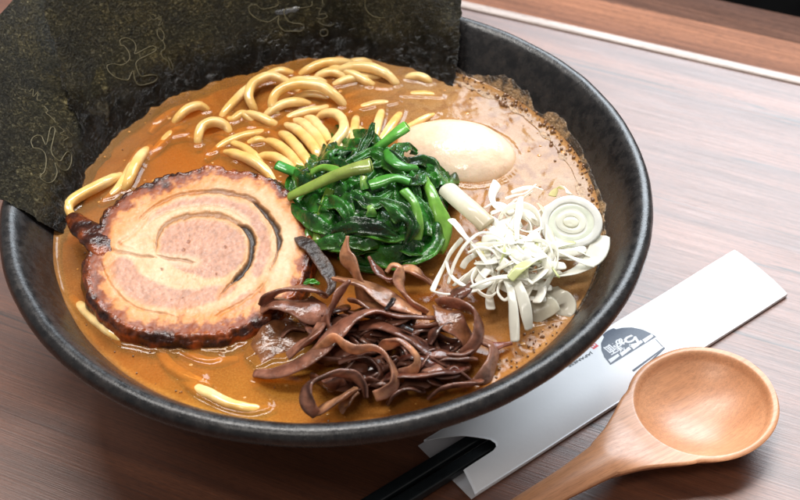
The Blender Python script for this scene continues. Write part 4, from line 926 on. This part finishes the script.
left_cols = [[(66, 237, 5.3), (36, 216, 6.5), (-4, 196, 7.35), (-70, 165, 9.0)],
             [(78, 212, 5.3), (44, 172, 6.7), (8, 132, 7.7), (-55, 75, 9.6)],
             [(94, 178, 5.25), (66, 120, 6.6), (42, 66, 7.5), (6, 8, 9.2)],
             [(106, 155, 5.2), (84, 90, 6.55), (66, 40, 7.4), (36, -30, 9.0)]]
left_s, left_b, ln_ = sheet('seaweed_sheet', 'seaweed sheet at the far left, leaning over the bowl rim', left_cols, 15)

def mark(parent, bvh, nrm, lines, r=.017):
    VV, FF, nb = [], [], 0
    for L_ in lines:
        S_ = spline(np.c_[np.array(L_, float), np.zeros(len(L_))], max(24, len(L_)*9))
        pts = []
        for x, y, _ in S_:
            d = Vector(ray(x, y)).normalized(); hit = bvh.ray_cast(Vector(CAM), d)
            if hit[0] is not None:
                hn = np.array(hit[1]); hn = hn if hn@(CAM-np.array(hit[0])) > 0 else -hn
                pts.append(np.array(hit[0])+hn*.006)
        if len(pts) < 4: continue
        C = np.array(pts); V, F, _, _ = sweep(C, r, .010, seg=6)
        VV.append(V); FF += [tuple(q_+nb for q_ in f) for f in F]; nb += len(V)
    if VV: link('pressed_mark', np.vstack(VV), FF, M['mark'], parent)
mark(main_s, main_b, mn, [[(121, 46), (120, 40), (127, 38), (134, 42), (136, 48), (135, 54), (145, 49), (153, 46), (156, 50), (150, 54), (140, 59), (136, 63), (137, 69), (141, 76), (150, 75), (157, 76), (155, 81), (147, 84), (139, 85), (135, 80), (133, 71), (130, 76), (127, 80), (117, 78), (110, 73), (107, 68), (108, 65), (114, 64), (122, 65), (129, 60), (129, 53), (124, 46), (121, 46)]])
mark(main_s, main_b, mn, [[(149, 15), (153, 20), (160, 17), (161, 21), (158, 26), (163, 23)], [(157, 31), (159, 29), (163, 32), (164, 37), (162, 41), (158, 36), (157, 31)], [(163, 41), (165, 48), (161, 52), (163, 58), (168, 61), (170, 68), (173, 70), (172, 64), (168, 57)]], .013)
mark(main_s, main_b, mn, [[(277, -2), (278, 5), (270, 8), (262, 9), (256, 5), (250, 6), (249, 11), (253, 16), (260, 20), (268, 22), (274, 19), (279, 16), (278, 22), (280, 27), (285, 31), (293, 31), (301, 31), (304, 27), (301, 24), (293, 23), (288, 21), (285, 16), (284, 11), (288, 8), (300, 8), (311, 6), (312, 1)]])
mark(main_s, main_b, mn, [[(316, 8), (321, 9), (319, 14), (325, 14), (327, 17), (321, 19), (316, 18)], [(318, 22), (324, 25), (330, 26), (334, 24)], [(321, 30), (327, 30), (327, 35), (322, 36), (320, 33), (321, 30)]], .013)
mark(main_s, main_b, mn, [[(366, -2), (365, 5), (368, 12), (375, 17), (385, 18)], [(322, -2), (323, 4)]])
mark(left_s, left_b, ln_, [[(33, 148), (31, 141), (35, 136), (41, 136), (44, 142), (46, 145), (48, 138), (50, 129), (53, 127), (55, 130), (53, 140), (51, 150), (54, 157), (60, 161), (63, 157), (67, 152), (71, 154), (71, 163), (67, 170), (61, 169), (55, 163), (57, 172), (54, 180), (48, 183), (42, 180), (40, 176), (44, 172), (46, 163), (45, 154), (40, 149), (33, 148)]])
mark(left_s, left_b, ln_, [[(29, 92), (33, 89), (33, 97), (38, 92), (37, 100), (42, 100)], [(44, 106), (48, 111), (46, 113), (52, 118), (56, 123)], [(58, 126), (64, 131), (60, 134), (68, 137), (63, 141)], [(66, 128), (70, 133), (73, 136)]], .013)
# ------------------------------------------------------------------ chopstick sleeve and chopsticks
A0 = at(735, 247, .3); A1 = at(424, 437, .3); B0 = at(788, 291, .3)
sx = (A1-A0)[:2]; slen = np.linalg.norm(sx); sx /= slen; sy = np.array([-sx[1], sx[0]])
SWD = abs((B0-A0)[:2]@sy); sgn = 1 if (B0-A0)[:2]@sy > 0 else -1; sy = sy*sgn
def slv(s, f, z): return np.array([*(A0[:2]+sx*s+sy*f*SWD), z])
def sf(px, py, z=.3):
    d = at(px, py, z)[:2]-A0[:2]; return d@sx, d@sy/SWD
notch = np.array([sf(*p) for p in [(424, 437), (429, 441), (445, 442), (462, 442), (478, 444), (490, 446), (495, 449), (496, 452), (493, 456), (484, 462), (474, 468), (465, 474), (463, 476), (468, 483), (474, 491)]])
nf_ = notch[:, 1].copy(); nf_[0] = 0; nf_[-1] = 1
for i in range(1, len(nf_)): nf_[i] = max(nf_[i], nf_[i-1]+.004)
nf_ = np.clip(nf_, 0, 1); nf_[-1] = 1
S0f = lambda f: sf(735, 247)[0]*(1-f)+sf(788, 291)[0]*f
fs = np.unique(np.r_[np.linspace(0, 1, 60), nf_]); ns = 120
def bulge(s, f):
    t = np.clip(s/slen, 0, 1); return .06+(.10+.42*t)*(1-np.abs(2*f-1)**2.6)
Vt = []
for f in fs:
    e = np.interp(f, nf_, notch[:, 0])
    for s in np.linspace(S0f(f), e, ns): Vt.append(slv(s, f, bulge(s, f)+.10+.012*math.sin(s*1.3+f*2)))
Vt = np.array(Vt); n1 = len(fs)
sl = empty('chopstick_sleeve', slv(slen/2, .5, 0)); tag(sl, 'white paper chopstick sleeve with a notched end and printed bowl emblem', 'chopstick sleeve')
F1 = grid_faces(n1, ns); Vb = Vt-np.array([0, 0, .022]); F2 = [tuple(x+len(Vt) for x in f[::-1]) for f in F1]
bd_ = [i*ns for i in range(n1)]+[(n1-1)*ns+j for j in range(1, ns)]+[i*ns+ns-1 for i in range(n1-2, -1, -1)]+[j for j in range(ns-2, 0, -1)]
F3 = [(bd_[i], bd_[(i+1) % len(bd_)], bd_[(i+1) % len(bd_)]+len(Vt), bd_[i]+len(Vt)) for i in range(len(bd_))]
link('top_sheet', np.vstack([Vt, Vb]), F1+F2+F3, M['paper'], sl)
Vt2 = np.array([slv(s, f, .045) for f in (0.0, 1.0) for s in np.linspace(S0f(f)+.02, slen+.25, 20)])
Vt2 = np.vstack([Vt2, Vt2-np.array([0, 0, .025])]); g = grid_faces(2, 20)
link('bottom_sheet', Vt2, g+[tuple(x+40 for x in f[::-1]) for f in g]+[(0, 20, 60, 40), (19, 59, 79, 39)], M['paper_inside'], sl, smooth=False)
for f in (0.0, 1.0):                                    # side folds
    ss = np.linspace(S0f(f), slen if f == 0 else np.interp(1, nf_, notch[:, 0]), 40); dsn = .0
    Vf = np.array([slv(s, f+(.006 if f else -.006)*k, z) for s in ss for z, k in ((.04, 0), (.10, 1), (bulge(s, f)+.09, 0))])
    link('side_fold', Vf, grid_faces(40, 3), M['paper'], sl)

# printed emblem, laid on the paper just proud of it
def flat(name, pts_px, m, lift, parent=sl):
    """filled outline drawn in photo positions on the sleeve's top"""
    pts = []
    for x, y in pts_px:
        p = at(x, y, .5)
        for _ in range(4):
            s, f = (p[:2]-A0[:2])@sx, (p[:2]-A0[:2])@sy/SWD; p = at(x, y, bulge(s, f)+.11)
        pts.append(p)
    return fill(name, [pts], m, lift, parent)
def fill(name, loops, m, lift, parent):
    import bmesh
    bm = bmesh.new()
    for pts in loops:
        vs = [bm.verts.new(tuple(p)) for p in pts]
        for i in range(len(vs)): bm.edges.new((vs[i], vs[(i+1) % len(vs)]))
    bmesh.ops.triangle_fill(bm, use_beauty=True, edges=bm.edges[:])
    for _ in range(1): bmesh.ops.subdivide_edges(bm, edges=bm.edges[:], cuts=2, use_grid_fill=True)
    bm.verts.ensure_lookup_table()
    V = np.array([v.co[:] for v in bm.verts]); F = [tuple(v.index for v in f.verts) for f in bm.faces]; bm.free()
    for v in V:
        s, f = (v[:2]-A0[:2])@sx, (v[:2]-A0[:2])@sy/SWD; v[2] = bulge(s, f)+.10+.012*math.sin(s*1.3+f*2)+lift
    # make faces look up
    F = [f if np.cross(V[f[1]]-V[f[0]], V[f[2]]-V[f[0]])[2] > 0 else f[::-1] for f in F]
    return link(name, V, F, m, parent, smooth=False)
emb = flat('printed_bowl_emblem', [(610.5, 364.5), (604.5, 357), (601.5, 350), (601, 343), (604, 337), (602.5, 334.5), (608, 330.5), (613.5, 328.2), (616, 329.3), (622, 327.8), (632, 327.5), (643, 329.8), (651, 333.5), (656.5, 336.8)], M['ink'], .006)
for (x0, y0), (x1, y1) in (((608.2, 359.5), (618.6, 353.8)), ((619.5, 353), (630, 347.2)), ((631, 346.2), (641.8, 340.4)), ((642.3, 339.8), (652.2, 334.6))):
    flat('printed_border', [(x0, y0), (x1-.8, y1-.3), (x1+1.2, y1+1.8), (x0+2.6, y0+3.2)], M['ink_white'], .010)
flat('printed_chopsticks', [(632, 370), (664, 346.8), (665, 348), (633.8, 371.3)], M['ink'], .006)
flat('printed_chopsticks', [(636, 373), (663.6, 348.4), (665.6, 348.2), (638, 374.3)], M['ink'], .006)
flat('printed_thread', [(655, 339.2), (656, 339), (663.2, 346.6), (662.4, 347)], M['ink'], .006)
flat('printed_stamp', [(585.8, 343.8), (592, 341.2), (598.8, 345.6), (593.8, 349)], M['ink_red'], .006)
flat('stamp_stroke', [(589, 344.2), (591.2, 343.3), (592.4, 344.2), (590.4, 345.1)], M['ink_white'], .010)
flat('stamp_stroke', [(593, 344.6), (594.6, 343.8), (596, 344.9), (594.3, 345.8)], M['ink_white'], .010)
flat('stamp_stroke', [(591.2, 346), (593.4, 345.8), (594.2, 346.8), (592.6, 347.4)], M['ink_white'], .010)
def text(body, p0, p1, size, m, name, lift=.011, sx_=1.0, bold=0.0):
    """word whose baseline runs from photo position p0 to p1"""
    a = at(*p0, .6); b = at(*p1, .6)
    cu = bpy.data.curves.new('t', 'FONT'); cu.body = body; cu.size = 1.0; cu.fill_mode = 'FRONT'; cu.offset = bold; cu.resolution_u = 3
    to = bpy.data.objects.new('t', cu); COL.objects.link(to); bpy.context.view_layer.update()
    me = bpy.data.meshes.new_from_object(to.evaluated_get(bpy.context.evaluated_depsgraph_get()))
    V = np.array([v.co[:] for v in me.vertices]); F = [tuple(p.vertices) for p in me.polygons]
    bpy.data.objects.remove(to); bpy.data.curves.remove(cu); bpy.data.meshes.remove(me)
    if not len(V): return
    V[:, 0] -= V[:, 0].min(); V[:, 1] -= V[:, 1].min()
    d = (b-a)[:2]; L = np.linalg.norm(d); d /= L; n_ = np.array([-d[1], d[0]])
    V[:, 0] *= L/V[:, 0].max(); V[:, 1] *= size/V[:, 1].max()
    W_ = np.array([[*(a[:2]+d*x+n_*y), 0] for x, y, _ in V])
    for v in W_:
        s, f = (v[:2]-A0[:2])@sx, (v[:2]-A0[:2])@sy/SWD; v[2] = bulge(s, f)+.10+.012*math.sin(s*1.3+f*2)+lift
    link(name, W_, F, m, sl, smooth=False)
text('ら', (634, 330.5), (622, 335.5), .52, M['ink_white'], 'printed_lettering', bold=.035)
text('ぁ', (620.5, 334.3), (614, 338.5), .34, M['ink_white'], 'printed_lettering', bold=.03)
text('麺', (615.5, 337.5), (603, 344.5), .50, M['ink_white'], 'printed_lettering', bold=.012)
text('ラーメン', (630.5, 340.5), (618.5, 348), .20, M['ink_white'], 'printed_lettering', bold=.02)
text('JAPANESE', (591, 347.3), (566.5, 362.2), .16, M['ink_dark'], 'printed_lettering', bold=.01)

def stick(p0, p1, label):
    a = at(*p0, .40); b = at(*p1, .40); a[2] = b[2] = .40; d = b-a; a = a-d*.15; b = a+d*6.0
    C = np.array([a+(b-a)*t for t in np.linspace(0, 1, 30)]); w = np.linspace(.17, .33, 30)
    C[:, 2] = .06+w
    V, F, _, _ = sweep(C, w, w, seg=24, power=5)
    tag(link('chopstick', V, F, M['chop'], smooth=True), label, 'chopstick', 'black chopsticks in the sleeve')
inn = 3.2
def line_px(f, s0): return slv(s0, f, .4)
def stick2(f, label):
    a = slv(slen-9.0, f, .4); b = slv(slen+11.0, f, .4)
    C = np.array([a+(b-a)*t for t in np.linspace(0, 1, 30)]); w = np.linspace(.15, .292, 30); C[:, 2] = .075+w*.82
    V, F, _, _ = sweep(C, w, w*.82, seg=24, power=5)
    tag(link('chopstick', V, F, M['chop']), label, 'chopstick', 'black chopsticks in the sleeve')
stick2(.385, 'black chopstick nearer the bowl, sticking out of the sleeve')
stick2(.592, 'black chopstick nearer the spoon, sticking out of the sleeve')

# ------------------------------------------------------------------ wooden spoon
SZR = 1.35
Pc = at(703, 401, SZR); Ph = at(533, 503, 1.2)
ax = (Pc-Ph)[:2]; ax /= np.linalg.norm(ax); sd_ = np.array([-ax[1], ax[0]])
Pt = at(776, 384, SZR); Lb = 2.46; Wb = 2.40
n, m = 260, 96
# s measured from the bowl's centre, + towards the tip, - towards the handle end
smax = Lb; smin = -19.0
S_ = np.r_[np.linspace(smin, -4.2, 60), np.linspace(-4.15, smax, n-60)]
def halfw(s):
    s = np.asarray(s, float)
    bowl_w = Wb*np.sqrt(np.clip(1-(np.abs(s)/Lb)**2.15, 0, 1))
    hand = np.interp(s, [-19, -12, -8, -5.4, -4.2, -3.3, -2.6, -2.1, -1.5], [.46, .48, .47, .52, .70, 1.0, 1.36, 1.66, 1.9])
    return np.where(s < -1.75, np.maximum(bowl_w, hand*(s < -1.2)), bowl_w)
hw_ = halfw(S_); hw_ = np.convolve(np.r_[[hw_[0]]*4, hw_, [0]*4], np.ones(9)/9, 'valid'); hw_[S_ > 1.5] = halfw(S_[S_ > 1.5]); hw_[-1] = .02
u = np.linspace(-1, 1, m)
def edge_z(s): return np.interp(s, [-19, -10, -6, -4, -2.8, 0, 2, 3], [.55, 1.15, 1.30, 1.33, 1.32, 1.30, 1.36, 1.42])
def top_z(s, y):
    ez = edge_z(s)
    a = np.sqrt((s/(Lb-.16))**2+(y/(Wb-.16))**2)
    inn_ = np.clip(1-a**2.3, 0, 1)
    dep = 1.0*inn_**.85*sstep(-.02, .10, 1-a)
    crown = .22*(1-np.clip(np.abs(y)/np.maximum(halfw(s), .1), 0, 1)**2)*sstep(-2.6, -4.2, s)
    return ez-dep+crown
def bot_z(s, y):
    w = np.maximum(np.interp(s, S_, hw_), .05); t = np.clip(np.abs(y)/w, 0, 1)
    base = np.interp(s, [-19, -10, -6, -4, -2.6, -1.2, 0, 1.1, 1.8, 2.3, 2.52], [.05, .62, .72, .62, .38, .10, .02, .12, .45, .95, 1.25])
    return base+(edge_z(s)-.05-base)*(t**2.6)
SS, UU = np.meshgrid(S_, u, indexing='ij'); YY = UU*hw_[:, None]
ZT = top_z(SS, YY); ZBt = np.minimum(bot_z(SS, YY), ZT-.03)
rim_soft = .10*(np.clip(np.abs(UU)-.93, 0, 1)/.07)**2; ZT = ZT-rim_soft*.6
def sp(S, Y, Z): return np.stack([Pc[0]+ax[0]*S+sd_[0]*Y, Pc[1]+ax[1]*S+sd_[1]*Y, Z], -1)
VT = sp(SS, YY, ZT).reshape(-1, 3); VB = sp(SS, YY, ZBt).reshape(-1, 3)
F1 = grid_faces(len(S_), m)[:]; k = len(VT); F2 = [tuple(x+k for x in f[::-1]) for f in F1]
ns_ = len(S_)
bd_ = [i*m for i in range(ns_)]+[(ns_-1)*m+j for j in range(1, m)]+[i*m+m-1 for i in range(ns_-2, -1, -1)]+[j for j in range(m-2, 0, -1)]
F3 = [(bd_[i], bd_[(i+1) % len(bd_)], bd_[(i+1) % len(bd_)]+k, bd_[i]+k) for i in range(len(bd_))]
so = link('wooden_spoon', np.vstack([VT, VB]), F1+F2+F3, M['spoon'])
tag(so, 'smooth light brown wooden spoon lying hollow side up beside the sleeve', 'spoon')

# ------------------------------------------------------------------ light
W = bpy.data.worlds.new('World'); SC.world = W; W.use_nodes = True
W.node_tree.nodes['Background'].inputs[0].default_value = (.72, .70, .68, 1)
W.node_tree.nodes['Background'].inputs[1].default_value = .35
def area(name, loc, target, sx_, sy_, e, col):
    l = bpy.data.lights.new(name, 'AREA'); l.shape = 'RECTANGLE'; l.size = sx_; l.size_y = sy_; l.energy = e; l.color = col
    o = bpy.data.objects.new(name, l); COL.objects.link(o); o.location = loc
    o.rotation_euler = (Vector(target)-Vector(loc)).to_track_quat('-Z', 'Y').to_euler(); return o
area('window_light', (.62, 1.02, .92), (0.02, 0, .05), .95, .80, 27, (.83, .92, 1.0))
area('ceiling_light', (-.05, .42, 1.35), (0, 0, .05), 1.0, .26, 20, (1.0, .97, .93))
area('fill_light', (-.25, -.60, 1.15), (0, 0, .05), .25, .25, 3.2, (1.0, .95, .88))  # added fill on the camera side, gives the seaweed its glints

# ------------------------------------------------------------------ camera object
cam = bpy.data.cameras.new('camera'); co = bpy.data.objects.new('camera', cam); COL.objects.link(co)
cam.lens = 70; cam.sensor_width = 36; cam.sensor_fit = 'HORIZONTAL'; cam.clip_start = .01; cam.clip_end = 50
R3 = Matrix((tuple(RT), tuple(UP), tuple(-FW))).transposed()
co.matrix_world = Matrix.Translation(Vector(CAM*CM)) @ R3.to_4x4()
cam.dof.use_dof = True; cam.dof.aperture_fstop = 20.0
cam.dof.focus_distance = float((at(300, 240, 6)-CAM)@FW)*CM
SC.camera = co
SC.view_settings.view_transform = 'Standard'; SC.view_settings.look = 'None'; SC.view_settings.exposure = .25; SC.view_settings.gamma = 1
